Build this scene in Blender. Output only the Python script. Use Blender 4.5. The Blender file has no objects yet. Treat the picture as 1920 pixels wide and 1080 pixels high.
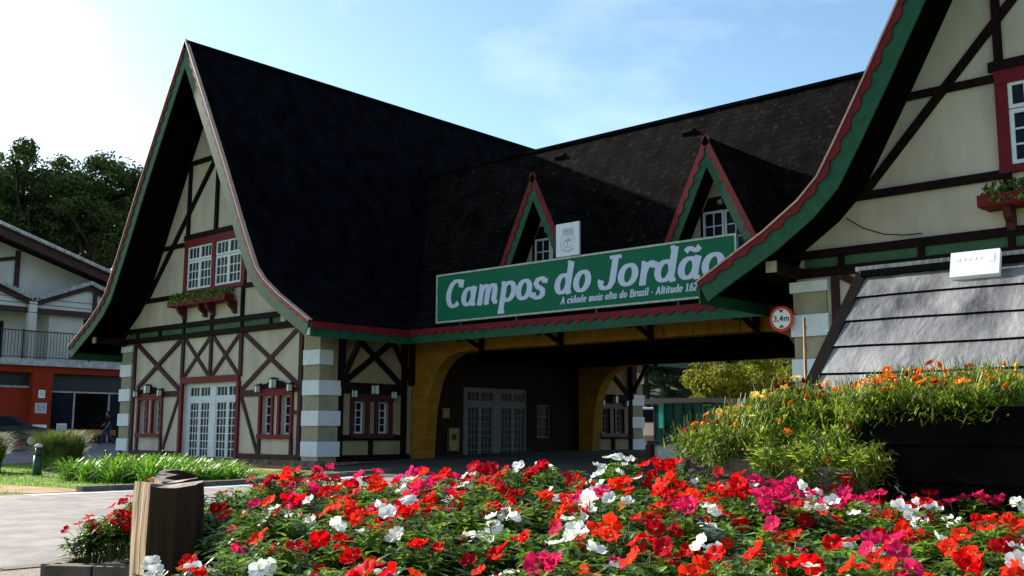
import bpy, math, random
from mathutils import Vector, Matrix
rnd = random.Random(7)
C = bpy.context.scene.collection
R = math.radians
scene = bpy.context.scene
# ------------------------------------------------------------------ camera, world, sun, exposure
F_PX, YAW, PITCH, ROLL, EYE = 1905., -0.73516, 0.138603, 0.003635, 1.5
cd = bpy.data.cameras.new('camera'); cam = bpy.data.objects.new('camera', cd); C.objects.link(cam)
fw = Vector((math.sin(YAW)*math.cos(PITCH), math.cos(YAW)*math.cos(PITCH), math.sin(PITCH)))
r0 = Vector((math.cos(YAW), -math.sin(YAW), 0)); u0 = r0.cross(fw)
rr = r0*math.cos(ROLL)+u0*math.sin(ROLL); uu = -r0*math.sin(ROLL)+u0*math.cos(ROLL)
m = Matrix((rr, uu, -fw)).transposed().to_4x4(); m.translation = (0, 0, EYE)
cam.matrix_world = m
cd.sensor_width = 36; cd.lens = F_PX/1920*36; cd.clip_end = 2000; cd.clip_start = 0.05
scene.camera = cam

SUN_AZ, SUN_EL = R(92), R(24.8)          # azimuth from +Y towards -X
w = bpy.data.worlds.new('World'); scene.world = w; w.use_nodes = True
nt = w.node_tree; nt.nodes.clear()
sky = nt.nodes.new('ShaderNodeTexSky'); sky.sky_type = 'NISHITA'; sky.sun_disc = False
sky.sun_elevation = SUN_EL; sky.sun_rotation = -SUN_AZ; sky.altitude = 1600; sky.dust_density = 2.0; sky.ozone_density = .35
bg = nt.nodes.new('ShaderNodeBackground'); bg.inputs[1].default_value = 0.09
wo = nt.nodes.new('ShaderNodeOutputWorld')
tc = nt.nodes.new('ShaderNodeTexCoord'); mp = nt.nodes.new('ShaderNodeMapping'); mp.inputs['Scale'].default_value = (1, 1, 2.6)
nz = nt.nodes.new('ShaderNodeTexNoise'); nz.inputs['Scale'].default_value = 2.2; nz.inputs['Detail'].default_value = 7; nz.inputs['Roughness'].default_value = .55
rp = nt.nodes.new('ShaderNodeValToRGB'); rp.color_ramp.elements[0].position = .44; rp.color_ramp.elements[1].position = .82
rp.color_ramp.elements[0].color = (0, 0, 0, 1); rp.color_ramp.elements[1].color = (.55, .55, .55, 1)
mx = nt.nodes.new('ShaderNodeMixRGB'); mx.inputs[2].default_value = (7.5, 8, 8.6, 1)
L = nt.links.new
L(tc.outputs['Generated'], mp.inputs[0]); L(mp.outputs[0], nz.inputs['Vector']); L(nz.outputs[0], rp.inputs[0])
tn = nt.nodes.new('ShaderNodeMixRGB'); tn.blend_type = 'MULTIPLY'; tn.inputs[0].default_value = 1; tn.inputs[2].default_value = (.86, 1.0, .98, 1)
L(rp.outputs[0], mx.inputs[0]); L(sky.outputs[0], tn.inputs[1]); L(tn.outputs[0], mx.inputs[1]); L(mx.outputs[0], bg.inputs[0]); L(bg.outputs[0], wo.inputs[0])

sd = bpy.data.lights.new('sun', 'SUN'); sd.energy = 5.0; sd.angle = R(.5); sd.color = (1, .93, .82)
so = bpy.data.objects.new('sun', sd); C.objects.link(so)
sdir = Vector((-math.sin(SUN_AZ)*math.cos(SUN_EL), math.cos(SUN_AZ)*math.cos(SUN_EL), math.sin(SUN_EL)))
so.rotation_euler = sdir.to_track_quat('Z', 'Y').to_euler(); so.location = (-30, 0, 40)
scene.view_settings.view_transform = 'Standard'; scene.view_settings.look = 'None'
scene.view_settings.exposure = 1.42; scene.view_settings.gamma = 1
scene.render.engine = 'CYCLES'
scene.cycles.max_bounces = 6; scene.cycles.transparent_max_bounces = 8

# ------------------------------------------------------------------ helpers
FH = Vector((math.sin(YAW), math.cos(YAW), 0)); RH = Vector((math.cos(YAW), -math.sin(YAW), 0))
def ss(a): a = max(0., min(1., a)); return a*a*(3-2*a)
def gz(x, y): return .2+.5*ss((y-12)/16)

class MB:
    def __init__(s): s.v = []; s.f = []; s.mi = []
    def add(s, vs, fs, mi=0):
        b = len(s.v); s.v += [tuple(q) for q in vs]; s.f += [tuple(b+i for i in f) for f in fs]; s.mi += [mi]*len(fs)
    def quad(s, a, b, c, d, mi=0): s.add([a, b, c, d], [(0, 1, 2, 3)], mi)
    def hexa(s, p, mi=0):   # p: 8 points, bottom 4 then top 4
        s.add(p, [(3, 2, 1, 0), (4, 5, 6, 7), (0, 1, 5, 4), (1, 2, 6, 5), (2, 3, 7, 6), (3, 0, 4, 7)], mi)
    def box(s, x0, x1, y0, y1, z0, z1, mi=0):
        s.hexa([(x0, y0, z0), (x1, y0, z0), (x1, y1, z0), (x0, y1, z0), (x0, y0, z1), (x1, y0, z1), (x1, y1, z1), (x0, y1, z1)], mi)
    def beam(s, a, b, w, h=None, up=(0, 0, 1), mi=0):
        a = Vector(a); b = Vector(b); h = h or w; d = (b-a).normalized(); u = Vector(up)
        if abs(d.dot(u)) > .99: u = Vector((1, 0, 0))
        r = d.cross(u).normalized()*w/2; u = r.cross(d).normalized()*h/2
        s.hexa([a-r-u, a+r-u, a+r+u, a-r+u, b-r-u, b+r-u, b+r+u, b-r+u], mi)
    def prism(s, pts, fn, lo, hi, mi=0):  # pts 2D polygon, fn(p2d, h) -> 3D
        n = len(pts)
        s.add([fn(p, lo) for p in pts]+[fn(p, hi) for p in pts],
              [tuple(range(n))[::-1], tuple(range(n, 2*n))]+[(i, (i+1) % n, n+(i+1) % n, n+i) for i in range(n)], mi)
    def tube(s, path, rad, n=8, mi=0, cap=True):
        path = [Vector(p) for p in path]; m_ = len(path)
        rad = rad if isinstance(rad, (list, tuple)) else [rad]*m_
        vs = []; 
        for i, p in enumerate(path):
            d = (path[min(i+1, m_-1)]-path[max(i-1, 0)]).normalized()
            u = Vector((0, 0, 1)) if abs(d.z) < .9 else Vector((1, 0, 0))
            a = d.cross(u).normalized(); b = a.cross(d)
            vs += [p+(a*math.cos(2*math.pi*k/n)+b*math.sin(2*math.pi*k/n))*rad[i] for k in range(n)]
        fs = [(i*n+k, i*n+(k+1) % n, (i+1)*n+(k+1) % n, (i+1)*n+k) for i in range(m_-1) for k in range(n)]
        if cap: fs += [tuple(range(n))[::-1], tuple(range((m_-1)*n, m_*n))]
        s.add(vs, fs, mi)
    def build(s, name, mats, parent=None, smooth=False, loc=None):
        me = bpy.data.meshes.new(name)
        if loc is not None:
            l = Vector(loc); me.from_pydata([tuple(Vector(v)-l) for v in s.v], [], s.f)
        else: me.from_pydata(s.v, [], s.f)
        for mm in (mats if isinstance(mats, (list, tuple)) else [mats]): me.materials.append(mm)
        me.polygons.foreach_set('material_index', s.mi)
        if smooth: me.polygons.foreach_set('use_smooth', [True]*len(s.f))
        me.update()
        o = bpy.data.objects.new(name, me); C.objects.link(o)
        if loc is not None: o.location = loc
        if parent is not None: o.parent = parent
        return o

def tag(o, label=None, cat=None, group=None, kind=None):
    if label: o['label'] = label
    if cat: o['category'] = cat
    if group: o['group'] = group
    if kind: o['kind'] = kind
    return o
def empty(name, loc, label, cat, group=None, rz=0, parent=None):
    o = bpy.data.objects.new(name, None); C.objects.link(o); o.location = loc; o.rotation_euler = (0, 0, rz); o.empty_display_size = .2
    if parent is not None: o.parent = parent
    return tag(o, label, cat, group)
def group_part(name, parent, label=None):      # a part that is an Empty with sub-parts
    o = bpy.data.objects.new(name, None); C.objects.link(o); o.parent = parent
    if label: o['label'] = label
    return o
def copy_tree(o, parent=None):
    c = o.copy(); C.objects.link(c); c.parent = parent
    for ch in list(KIDS.get(o.name, [])) or [x for x in o.children]:
        copy_tree(ch, c)
    return c
KIDS = {}

# ------------------------------------------------------------------ materials
def mat(name, col, rough=.8, spec=.3, var=.25, scale=3., detail=5, col2=None, stretch=(1, 1, 1), bump=0., bscale=40., trans=0., metal=0., lo=.35, hi=.65, objvar=0.):
    m_ = bpy.data.materials.new(name); m_.use_nodes = True; n = m_.node_tree; b = n.nodes['Principled BSDF']; l = n.links.new
    t = n.nodes.new('ShaderNodeTexCoord'); mp_ = n.nodes.new('ShaderNodeMapping'); mp_.inputs['Scale'].default_value = stretch
    l(t.outputs['Object'], mp_.inputs[0])
    q = n.nodes.new('ShaderNodeTexNoise'); q.inputs['Scale'].default_value = scale; q.inputs['Detail'].default_value = detail; q.inputs['Roughness'].default_value = .62
    l(mp_.outputs[0], q.inputs['Vector'])
    cr = n.nodes.new('ShaderNodeValToRGB'); cr.color_ramp.elements[0].position = lo; cr.color_ramp.elements[1].position = hi
    c1 = tuple(max(0, c*(1-var)) for c in col); c2 = col2 if col2 else tuple(min(1, c*(1+var)) for c in col)
    cr.color_ramp.elements[0].color = (*c1, 1); cr.color_ramp.elements[1].color = (*c2, 1)
    l(q.outputs[0], cr.inputs[0]); outc = cr.outputs[0]
    if objvar:
        oi = n.nodes.new('ShaderNodeObjectInfo'); hs = n.nodes.new('ShaderNodeHueSaturation'); mr = n.nodes.new('ShaderNodeMapRange')
        mr.inputs[3].default_value = 1-objvar; mr.inputs[4].default_value = 1+objvar
        l(oi.outputs['Random'], mr.inputs[0]); l(mr.outputs[0], hs.inputs['Value']); l(outc, hs.inputs['Color']); outc = hs.outputs[0]
    l(outc, b.inputs['Base Color']); b.inputs['Roughness'].default_value = rough
    b.inputs['Specular IOR Level'].default_value = spec; b.inputs['Metallic'].default_value = metal
    if bump:
        q2 = n.nodes.new('ShaderNodeTexNoise'); q2.inputs['Scale'].default_value = bscale; q2.inputs['Detail'].default_value = 4
        l(mp_.outputs[0], q2.inputs['Vector']); bp_ = n.nodes.new('ShaderNodeBump'); bp_.inputs['Strength'].default_value = bump; bp_.inputs['Distance'].default_value = .02
        l(q2.outputs[0], bp_.inputs['Height']); l(bp_.outputs[0], b.inputs['Normal'])
    if trans:
        tr = n.nodes.new('ShaderNodeBsdfTranslucent'); mxs = n.nodes.new('ShaderNodeMixShader'); mxs.inputs[0].default_value = trans
        l(outc, tr.inputs[0]); l(b.outputs[0], mxs.inputs[1]); l(tr.outputs[0], mxs.inputs[2]); l(mxs.outputs[0], n.nodes['Material Output'].inputs[0])
    return m_
def shingle(name, c1, c2, axis, spots=None):
    m_ = mat(name, c1, .97, .02, .4, 1.3, 10, col2=c2, stretch=(1.4, 1.4, .5))
    n = m_.node_tree; l = n.links.new; b = n.nodes['Principled BSDF']
    t = n.nodes.new('ShaderNodeTexCoord'); sp = n.nodes.new('ShaderNodeSeparateXYZ'); cb = n.nodes.new('ShaderNodeCombineXYZ')
    l(t.outputs['Object'], sp.inputs[0]); l(sp.outputs[axis], cb.inputs[0]); l(sp.outputs[2], cb.inputs[1])
    br = n.nodes.new('ShaderNodeTexBrick'); br.inputs['Scale'].default_value = 1; br.inputs['Brick Width'].default_value = .34; br.inputs['Row Height'].default_value = .19; br.inputs['Mortar Size'].default_value = .014
    br.inputs['Color1'].default_value = (.55, .55, .55, 1); br.inputs['Color2'].default_value = (1, 1, 1, 1); br.inputs['Mortar'].default_value = (.1, .1, .1, 1)
    l(cb.outputs[0], br.inputs['Vector'])
    src = b.inputs['Base Color'].links[0].from_socket; mu = n.nodes.new('ShaderNodeMixRGB'); mu.blend_type = 'MULTIPLY'; mu.inputs[0].default_value = .75
    l(src, mu.inputs[1]); l(br.outputs[0], mu.inputs[2]); out = mu.outputs[0]
    if spots:
        q = n.nodes.new('ShaderNodeTexNoise'); q.inputs['Scale'].default_value = 5.5; q.inputs['Detail'].default_value = 8; l(t.outputs['Object'], q.inputs['Vector'])
        cr = n.nodes.new('ShaderNodeValToRGB'); cr.color_ramp.elements[0].position = .60; cr.color_ramp.elements[1].position = .74; l(q.outputs[0], cr.inputs[0])
        m2 = n.nodes.new('ShaderNodeMixRGB'); m2.inputs[2].default_value = (*spots, 1); l(cr.outputs[0], m2.inputs[0]); l(out, m2.inputs[1]); out = m2.outputs[0]
    l(out, b.inputs['Base Color'])
    bp_ = n.nodes.new('ShaderNodeBump'); bp_.inputs['Strength'].default_value = .5; bp_.inputs['Distance'].default_value = .02; l(br.outputs[0], bp_.inputs['Height']); l(bp_.outputs[0], b.inputs['Normal'])
    return m_
M = {}
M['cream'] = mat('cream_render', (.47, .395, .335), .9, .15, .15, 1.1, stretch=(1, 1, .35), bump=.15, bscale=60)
M['shaded_cream'] = mat('shaded_cream_render', (.26, .215, .13), .92, .1, .12, 1.3, bump=.12, bscale=60)  # cream render darkened, shade of the side walls put into the colour
M['shaded_white'] = mat('shaded_white_joinery', (.15, .155, .16), .7, .2, .1, 4)  # white joinery darkened to carry the passage shade
M['white'] = mat('white_paint', (.58, .60, .65), .6, .3, .06, 4)
M['quoin_cream'] = mat('quoin_cream', (.27, .235, .17), .9, .2, .15, 3, bump=.2)
M['dark_wood'] = mat('dark_brown_timber', (.010, .004, .004), .8, .1, .4, 6, stretch=(1, 1, .3), bump=.2)
M['red_wood'] = mat('crimson_painted_wood', (.125, .004, .010), .65, .2, .2, 5, bump=.1)
M['oxblood'] = mat('dark_red_timber', (.05, .008, .010), .55, .3, .3, 5, bump=.1)
M['green_wood'] = mat('green_painted_wood', (.005, .060, .026), .6, .25, .25, 5, bump=.1)
M['lit_edge'] = mat('painted_sunlit_edge', (.34, .20, .14), .35, .6, .2, 5)  # pale tone imitating sunlight along the roof edge
M['green_panel'] = mat('faded_green_panel', (.045, .10, .055), .8, .2, .2, 3)
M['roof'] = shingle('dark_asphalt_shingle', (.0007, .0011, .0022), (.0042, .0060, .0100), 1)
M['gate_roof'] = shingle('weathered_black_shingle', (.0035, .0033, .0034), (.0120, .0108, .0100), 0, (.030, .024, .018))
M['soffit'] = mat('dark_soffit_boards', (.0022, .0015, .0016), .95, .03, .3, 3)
M['ochre'] = mat('ochre_stone_blocks', (.24, .11, .010), .9, .15, .2, 2.5, bump=.2)
M['joint'] = mat('pale_mortar', (.28, .18, .07), .9, .2, .1)
M['plinth'] = mat('rough_stone_plinth', (.14, .10, .075), .95, .2, .5, 5, bump=1.0, bscale=12)
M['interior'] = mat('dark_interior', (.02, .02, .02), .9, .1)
def glass(name, col=(.008, .012, .022), rough=.3):
    return mat(name, col, rough, .06, .3, .8)
M['pane'] = glass('dark_window_glass')
M['sign_green'] = mat('sign_green_vinyl', (.001, .105, .050), .6, .15, .05, .6)
M['sign_white'] = mat('sign_white_vinyl', (.47, .51, .65), .6, .2, .03)
M['sign_edge'] = mat('sign_metal_edge', (.30, .33, .30), .5, .5, .3, 9)
M['board_white'] = mat('white_board', (.58, .60, .68), .6, .3, .04)
M['emblem'] = mat('grey_emblem_print', (.30, .33, .38), .7, .3, .25, 20)
M['black'] = mat('black_paint', (.012, .012, .012), .5, .4, .1)
M['sred'] = mat('traffic_sign_red', (.55, .02, .02), .5, .4, .05)
M['swhite'] = mat('traffic_sign_white', (.72, .72, .72), .5, .4, .05)
M['plaque'] = mat('ochre_notice_board', (.30, .20, .07), .7, .3, .3, 9)
M['metal'] = mat('galvanised_metal', (.3, .3, .3), .5, .5, .2, metal=.6)
M['leaf'] = mat('impatiens_leaf', (.006, .022, .004), .33, .5, .45, 11, col2=(.22, .38, .03), trans=.34, lo=.40, hi=.60, objvar=.25)
M['stem'] = mat('green_stem', (.07, .10, .02), .6, .3, .2, trans=.1)
M['soil'] = mat('dark_soil', (.010, .007, .005), .95, .1, .5, 8, bump=1, bscale=20)
def petal(n, c, v=.2, tr=.42): return mat(n, c, .8, .06, v, 30, trans=tr, objvar=.15)
M['f_red'] = petal('red_petal', (.66, .004, .005)); M['f_orange'] = petal('orange_red_petal', (.80, .028, .008))
M['f_white'] = petal('white_petal', (.84, .83, .78), .05, .3); M['f_pink'] = petal('pink_petal', (.70, .014, .11))
M['f_crimson'] = petal('crimson_petal', (.40, .003, .010))
M['f_eye'] = mat('flower_eye', (.7, .6, .15), .6)
M['g_orange'] = petal('orange_ray', (.85, .17, .008)); M['g_yellow'] = petal('yellow_ray', (.88, .62, .12)); M['g_rust'] = petal('rust_ray', (.30, .03, .012)); M['g_gold'] = petal('golden_ray', (.9, .38, .01))
M['g_leaf'] = mat('gazania_leaf', (.045, .10, .010), .45, .4, .4, 20, col2=(.36, .48, .05), trans=.5, objvar=.25)
M['strap'] = mat('strap_leaf', (.09, .24, .015), .45, .4, .3, 6, col2=(.24, .48, .04), trans=.4, objvar=.2)
M['grassbush'] = mat('arching_grass_leaf', (.05, .09, .02), .6, .3, .5, 3, col2=(.24, .30, .07), trans=.3)
M['road'] = mat('grey_road_asphalt', (.21, .19, .185), .9, .25, .30, 2.2, 12, bump=.5, bscale=60)
M['dark_asphalt'] = mat('dark_gate_paving', (.05, .045, .042), .9, .2, .3, .6, 8)  # dark asphalt of the roadway through the gate
M['parking'] = mat('parking_asphalt', (.14, .135, .15), .9, .2, .25, .5, 8, bump=.3)
M['kerb'] = mat('old_kerb_stone', (.12, .095, .075), .9, .2, .4, 4, bump=.6)
M['line'] = mat('pale_gutter_strip', (.42, .47, .52), .8, .2, .2, 2)
M['dirt'] = mat('tan_dirt', (.36, .22, .12), .95, .1, .3, 1.5, 8, bump=.5)
M['gravel'] = mat('grey_gravel', (.26, .22, .18), .95, .2, .55, 38, 3, bump=1.2, bscale=60)
M['grass'] = mat('grass_ground', (.06, .12, .012), .95, .15, .4, 1.4, 8, col2=(.17, .26, .03), bump=.8, bscale=30)
M['blade'] = mat('grass_blade', (.12, .26, .02), .6, .3, .3, 3, col2=(.25, .42, .05), trans=.4)
M['plank'] = mat('weathered_grey_plank', (.07, .068, .066), .42, .5, .45, 1.7, 10, col2=(.34, .335, .33), stretch=(2.4, .9, .9), bump=.35, bscale=12, lo=.3, hi=.72)
M['plank_dark'] = mat('near_black_plank', (.004, .0035, .0035), .95, .04, .4, 3, bump=.3)  # dark wood; near-black also holds the shade on kiosk body and tub
M['log'] = mat('split_log_wood', (.008, .004, .002), .95, .25, .55, 7, 7, col2=(.055, .025, .013), stretch=(1, 1, .08), bump=1, bscale=16, lo=.3, hi=.75)  # dark tone also holds the shade on the log fronts
M['split'] = mat('sunlit_log_face', (.20, .10, .05), .85, .2, .5, 7, 7, col2=(.62, .42, .26), stretch=(1, 1, .08), bump=.8, bscale=16, lo=.3, hi=.7)  # sunlight on the left log faces painted as a pale tone
M['logtop'] = mat('weathered_log_end', (.10, .075, .06), .8, .3, .5, 9, 6, col2=(.26, .20, .17), bump=.8, bscale=20)
M['trough'] = mat('old_trough_wood', (.02, .016, .013), .85, .25, .6, 3, 8, col2=(.20, .16, .13), stretch=(1, 1, 3), bump=1, bscale=14)
M['bark'] = mat('tree_bark', (.06, .045, .03), .95, .1, .4, 4, bump=1)
M['tree'] = mat('dark_tree_foliage', (.014, .030, .011), .7, .2, .5, .7, 3, col2=(.075, .115, .022), trans=.25)
M['tree2'] = mat('pine_green_foliage', (.015, .034, .018), .7, .2, .5, .7, 3, col2=(.045, .07, .03), trans=.2)
M['ytree'] = mat('yellow_green_foliage', (.10, .13, .012), .7, .2, .4, .7, 3, col2=(.26, .27, .02), trans=.35)
M['forest'] = mat('hillside_foliage', (.05, .095, .065), .8, .2, .5, .12, 3, col2=(.13, .20, .11), trans=.15)
M['orange_wall'] = mat('orange_shop_paint', (.27, .028, .008), .8, .2, .15, 1)
M['shop_white'] = mat('pale_shop_wall', (.56, .54, .50), .9, .2, .1, .8)
M['shop_beam'] = mat('shop_brown_beam', (.05, .02, .02), .7, .3, .2)
M['tile'] = mat('grey_roof_tile_edge', (.40, .39, .40), .85, .2, .3, 4)
M['tile_top'] = mat('dull_roof_tiles', (.12, .09, .08), .9, .2, .3, 3)
M['car_dark'] = mat('dark_car_paint', (.010, .012, .016), .5, .3, .1)
M['tyre'] = mat('black_tyre', (.015, .015, .015), .9, .2, .1)
M['rim'] = mat('alloy_rim', (.35, .35, .36), .35, .5, .1, metal=.7)
M['lamp_red'] = mat('tail_lamp_red', (.4, .01, .01), .3, .5)
M['lamp_clear'] = mat('head_lamp_clear', (.6, .6, .6), .2, .6)
M['truck_white'] = mat('white_truck_paint', (.72, .74, .78), .35, .5, .05)
M['truck_blue'] = mat('blue_truck_paint', (.02, .09, .42), .4, .5, .1)
M['teal'] = mat('turquoise_glass', (.004, .06, .055), .12, .6, .3, .9, col2=(.015, .20, .18), trans=.3)
M['dark_metal'] = mat('dark_metal', (.02, .025, .028), .5, .4, .2)
M['skin'] = mat('skin', (.30, .17, .11), .6, .3, .05)
M['hair'] = mat('black_hair', (.012, .01, .009), .7, .3)
M['shirt'] = mat('black_shirt', (.014, .014, .018), .9, .1)
M['jeans'] = mat('blue_jeans', (.035, .06, .14), .9, .1)
M['shoe'] = mat('dark_shoe', (.02, .015, .012), .7, .2)
M['bamboo'] = mat('bamboo_cane', (.12, .05, .02), .6, .3, .5, 1.5, col2=(.36, .19, .04))
M['rust'] = mat('rusty_brown_steel', (.16, .05, .03), .7, .3, .3)
M['bollard'] = mat('green_bollard_paint', (.012, .05, .03), .5, .4, .2)
M['notice'] = mat('white_notice_paper', (.85, .84, .82), .7, .2, .03)
M['seat_orange'] = mat('orange_plastic', (.45, .11, .01), .7, .3)
M['lantern_glass'] = mat('lantern_white_glass', (.55, .58, .56), .3, .5, .05)
M['palegrey'] = mat('pale_grey_paint', (.5, .52, .56), .8, .2, .1)

# ------------------------------------------------------------------ ground, road, kerbs
def sheet(name, fx, x0, x1, y0, y1, nx, ny, off, mat_, label=None, kind='structure'):
    mb = MB()
    vs = []
    for j in range(ny+1):
        for i in range(nx+1):
            x = x0+(x1-x0)*i/nx; y = y0+(y1-y0)*j/ny; x, y = fx(x, y); vs.append((x, y, gz(x, y)+off))
    mb.add(vs, [(j*(nx+1)+i, j*(nx+1)+i+1, (j+1)*(nx+1)+i+1, (j+1)*(nx+1)+i) for j in range(ny) for i in range(nx)])
    o = mb.build(name, mat_, smooth=True); o['kind'] = kind
    if label: o['label'] = label
    return o
ident = lambda x, y: (x, y)
def ground():
    xs = [-900, -400, -200]+[-120+4*i for i in range(41)]+[80, 200, 500]
    ys = [-300, -100, -40]+[-20+1.5*i for i in range(50)]+[70, 100, 160, 300, 900]
    mb = MB(); vs = [(x, y, gz(x, y)) for y in ys for x in xs]; n = len(xs)
    mb.add(vs, [(j*n+i, j*n+i+1, (j+1)*n+i+1, (j+1)*n+i) for j in range(len(ys)-1) for i in range(n-1)])
    mb.build('ground', M['grass'], smooth=True)['kind'] = 'structure'
ground()
sheet('road', ident, -20.7, -10.0, -30, 17.0, 6, 34, .006, M['road'])
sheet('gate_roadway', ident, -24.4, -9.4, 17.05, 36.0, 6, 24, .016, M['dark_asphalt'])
sheet('parking_area', ident, -160, -37.2, 12.9, 130, 8, 70, .005, M['parking'])
sheet('dirt_yard', ident, -37.0, 60, 17.05, 130, 8, 100, .009, M['dirt'])
def path_fx(x, y): return (x, y+.7*math.sin(x*.3))
sheet('path', path_fx, -60, -20.95, 8.9, 10.4, 30, 3, .007, M['dirt'])
sheet('gutter', ident, -20.68, -20.15, 8.6, 16.8, 1, 12, .011, M['line'])
mb = MB()
for i in range(14):
    y = 9.8+i*.62; mb.box(-20.95, -20.70, y, y+.6, 0, gz(0, y)+.12)
mb.build('kerb', M['kerb'])['kind'] = 'structure'
mb = MB()
for i in range(30):
    y = -14+i*.62; mb.box(-10.0, -9.80, y, y+.6, 0, .215+.012*rnd.random())
mb.build('kerb', M['kerb'])['kind'] = 'structure'
sheet('gravel_strip', ident, -9.79, -5.0, -10, 9, 4, 20, .012, M['gravel'])

# ------------------------------------------------------------------ the portal building
portal = empty('portal_building', (-17, 22, .4), 'half-timbered chalet gateway with steep black roofs, cream walls and an ochre arch over the road', 'building')
portal_off = Vector((-17, 22, .4))
portal.location = (0, 0, 0)
XL, XR, YF, GC = -30.65, -3.64, 18.71, 27.0
YB = 2*GC-YF
HW = 6.01
bark_k = [0]
class Frame:     # a wall plane: origin + along*u, up z, outward n
    def __init__(s, o, e, n): s.o = Vector(o); s.e = Vector(e); s.n = Vector(n)
    def p(s, u, z, h=0.): return s.o+s.e*u+Vector((0, 0, z))+s.n*h
def bar(mb, fr, a, b, w, t=.045, mi=0, base=-.02):
    bark_k[0] = (bark_k[0]+1) % 23
    t += bark_k[0]*.0013
    a = Vector(a); b = Vector(b); d = (b-a).normalized(); q = Vector((-d.y, d.x))*w/2
    pts = [a-q, b-q, b+q, a+q]
    mb.prism(pts, lambda p, h: fr.p(p[0], p[1], h), base, t, mi)
def rect(mb, fr, u0, u1, z0, z1, h0, h1, mi=0):
    mb.prism([(u0, z0), (u1, z0), (u1, z1), (u0, z1)], lambda p, h: fr.p(p[0], p[1], h), h0, h1, mi)
def wall_holes(mb, fr, u0, u1, z0, z1, holes, depth=.2, mi=0):
    us = sorted(set([u0, u1]+[h[k] for h in holes for k in (0, 1)])); zs = sorted(set([z0, z1]+[h[k] for h in holes for k in (2, 3)]))
    for i in range(len(us)-1):
        for j in range(len(zs)-1):
            uc = (us[i]+us[i+1])/2; zc = (zs[j]+zs[j+1])/2
            if any(h[0] < uc < h[1] and h[2] < zc < h[3] for h in holes): continue
            mb.quad(fr.p(us[i], zs[j]), fr.p(us[i+1], zs[j]), fr.p(us[i+1], zs[j+1]), fr.p(us[i], zs[j+1]), mi)
    for a, b, c, d in holes:
        for (p, q) in (((a, c), (a, d)), ((a, d), (b, d)), ((b, d), (b, c)), ((b, c), (a, c))):
            mb.quad(fr.p(*p), fr.p(*q), fr.p(q[0], q[1], -depth), fr.p(p[0], p[1], -depth), mi)
def lattice(parent, fr, u0, u1, z0, z1, cols, rows, h=-.12, t=.05, bw=.06, mw=.028, fmat='white', name='window_frame', zs=None):
    mb = MB()
    rect(mb, fr, u0, u0+bw, z0, z1, h, h+t); rect(mb, fr, u1-bw, u1, z0, z1, h, h+t)
    rect(mb, fr, u0+bw, u1-bw, z0, z0+bw, h, h+t-.002); rect(mb, fr, u0+bw, u1-bw, z1-bw, z1, h, h+t-.002)
    iu0, iu1, iz0, iz1 = u0+bw, u1-bw, z0+bw, z1-bw
    for i in range(1, cols):
        u = iu0+(iu1-iu0)*i/cols; rect(mb, fr, u-mw/2, u+mw/2, iz0, iz1, h+.003, h+t*.7)
    for j in range(1, rows):
        z = iz0+(iz1-iz0)*j/rows; rect(mb, fr, iu0, iu1, z-mw/2, z+mw/2, h+.004, h+t*.7-.003)
    o = mb.build(name, M[fmat], parent)
    g = MB(); g.quad(fr.p(iu0, iz0, h+.015), fr.p(iu1, iz0, h+.015), fr.p(iu1, iz1, h+.015), fr.p(iu0, iz1, h+.015))
    g.build('pane', M['pane'], parent)
    return o
def lantern(parent, fr, u, z, s=1.):
    mb = MB(); g = MB()
    rect(g, fr, u-.085*s, u+.085*s, z-.15*s, z+.12*s, .10, .10+.17*s)
    rect(mb, fr, u-.10*s, u+.10*s, z+.12*s, z+.15*s, .085, .115+.17*s); rect(mb, fr, u-.055*s, u+.055*s, z+.15*s, z+.19*s, .11, .08+.17*s)
    rect(mb, fr, u-.09*s, u+.09*s, z-.18*s, z-.15*s, .09, .11+.17*s); rect(mb, fr, u-.02, u+.02, z-.05, z+.17, .0, .10)
    for a in (-1, 1):
        for b in (.10, .10+.17*s): rect(mb, fr, u+a*.085*s-.008, u+a*.085*s+.008, z-.15*s, z+.12*s, b-.008, b+.008)
    e = group_part('wall_lantern', parent)
    mb.build('lantern_cage', M['black'], e); g.build('lantern_glass', M['lantern_glass'], e)

def ground_window(parent, fr, c, zl=1.2, zh=2.74, half=.9, sm='red_wood', pm='cream'):
    """pair of narrow casements in one red surround"""
    w_ = group_part('window', parent)
    mb = MB()
    bar(mb, fr, (c-half, zh-.10), (c+half, zh-.10), .22, .075); bar(mb, fr, (c-half, zl+.06), (c+half, zl+.06), .14, .10)
    for u in (-half+.06, -.17, .17, half-.06): bar(mb, fr, (c+u, zl+.13), (c+u, zh-.21), .12, .06)
    mb.build('surround', M[sm], w_)
    mb = MB(); rect(mb, fr, c-.11, c+.11, zl+.13, zh-.21, -.02, .01); mb.build('mullion_panel', M[pm], w_)
    for a, b in ((c-half+.12, c-.23), (c+.23, c+half-.12)):
        lattice(w_, fr, a, b, zl+.13, zh-.21, 2, 4, h=-.19, bw=.05)
    bl = MB(); pts = [(c-half+.02, zh+.01), (c+half-.02, zh+.01), (c+half-.16, zh+.14), (c+.5, zh+.17), (c+.25, zh+.24), (c-.25, zh+.24), (c-.5, zh+.17), (c-half+.16, zh+.14)]
    bl.prism(pts, lambda p, h: fr.p(p[0], p[1], h), 0, .09); bl.build('carved_head_board', M['dark_wood'], w_)
    lantern(w_, fr, c, zh+.17, .95); lantern(w_, fr, c-half+.05, zh+.02, .7); lantern(w_, fr, c+half-.05, zh+.02, .7)
    return (c-half+.1, c-.2, zl+.1, zh-.2), (c+.2, c+half-.1, zl+.1, zh-.2)
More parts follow.
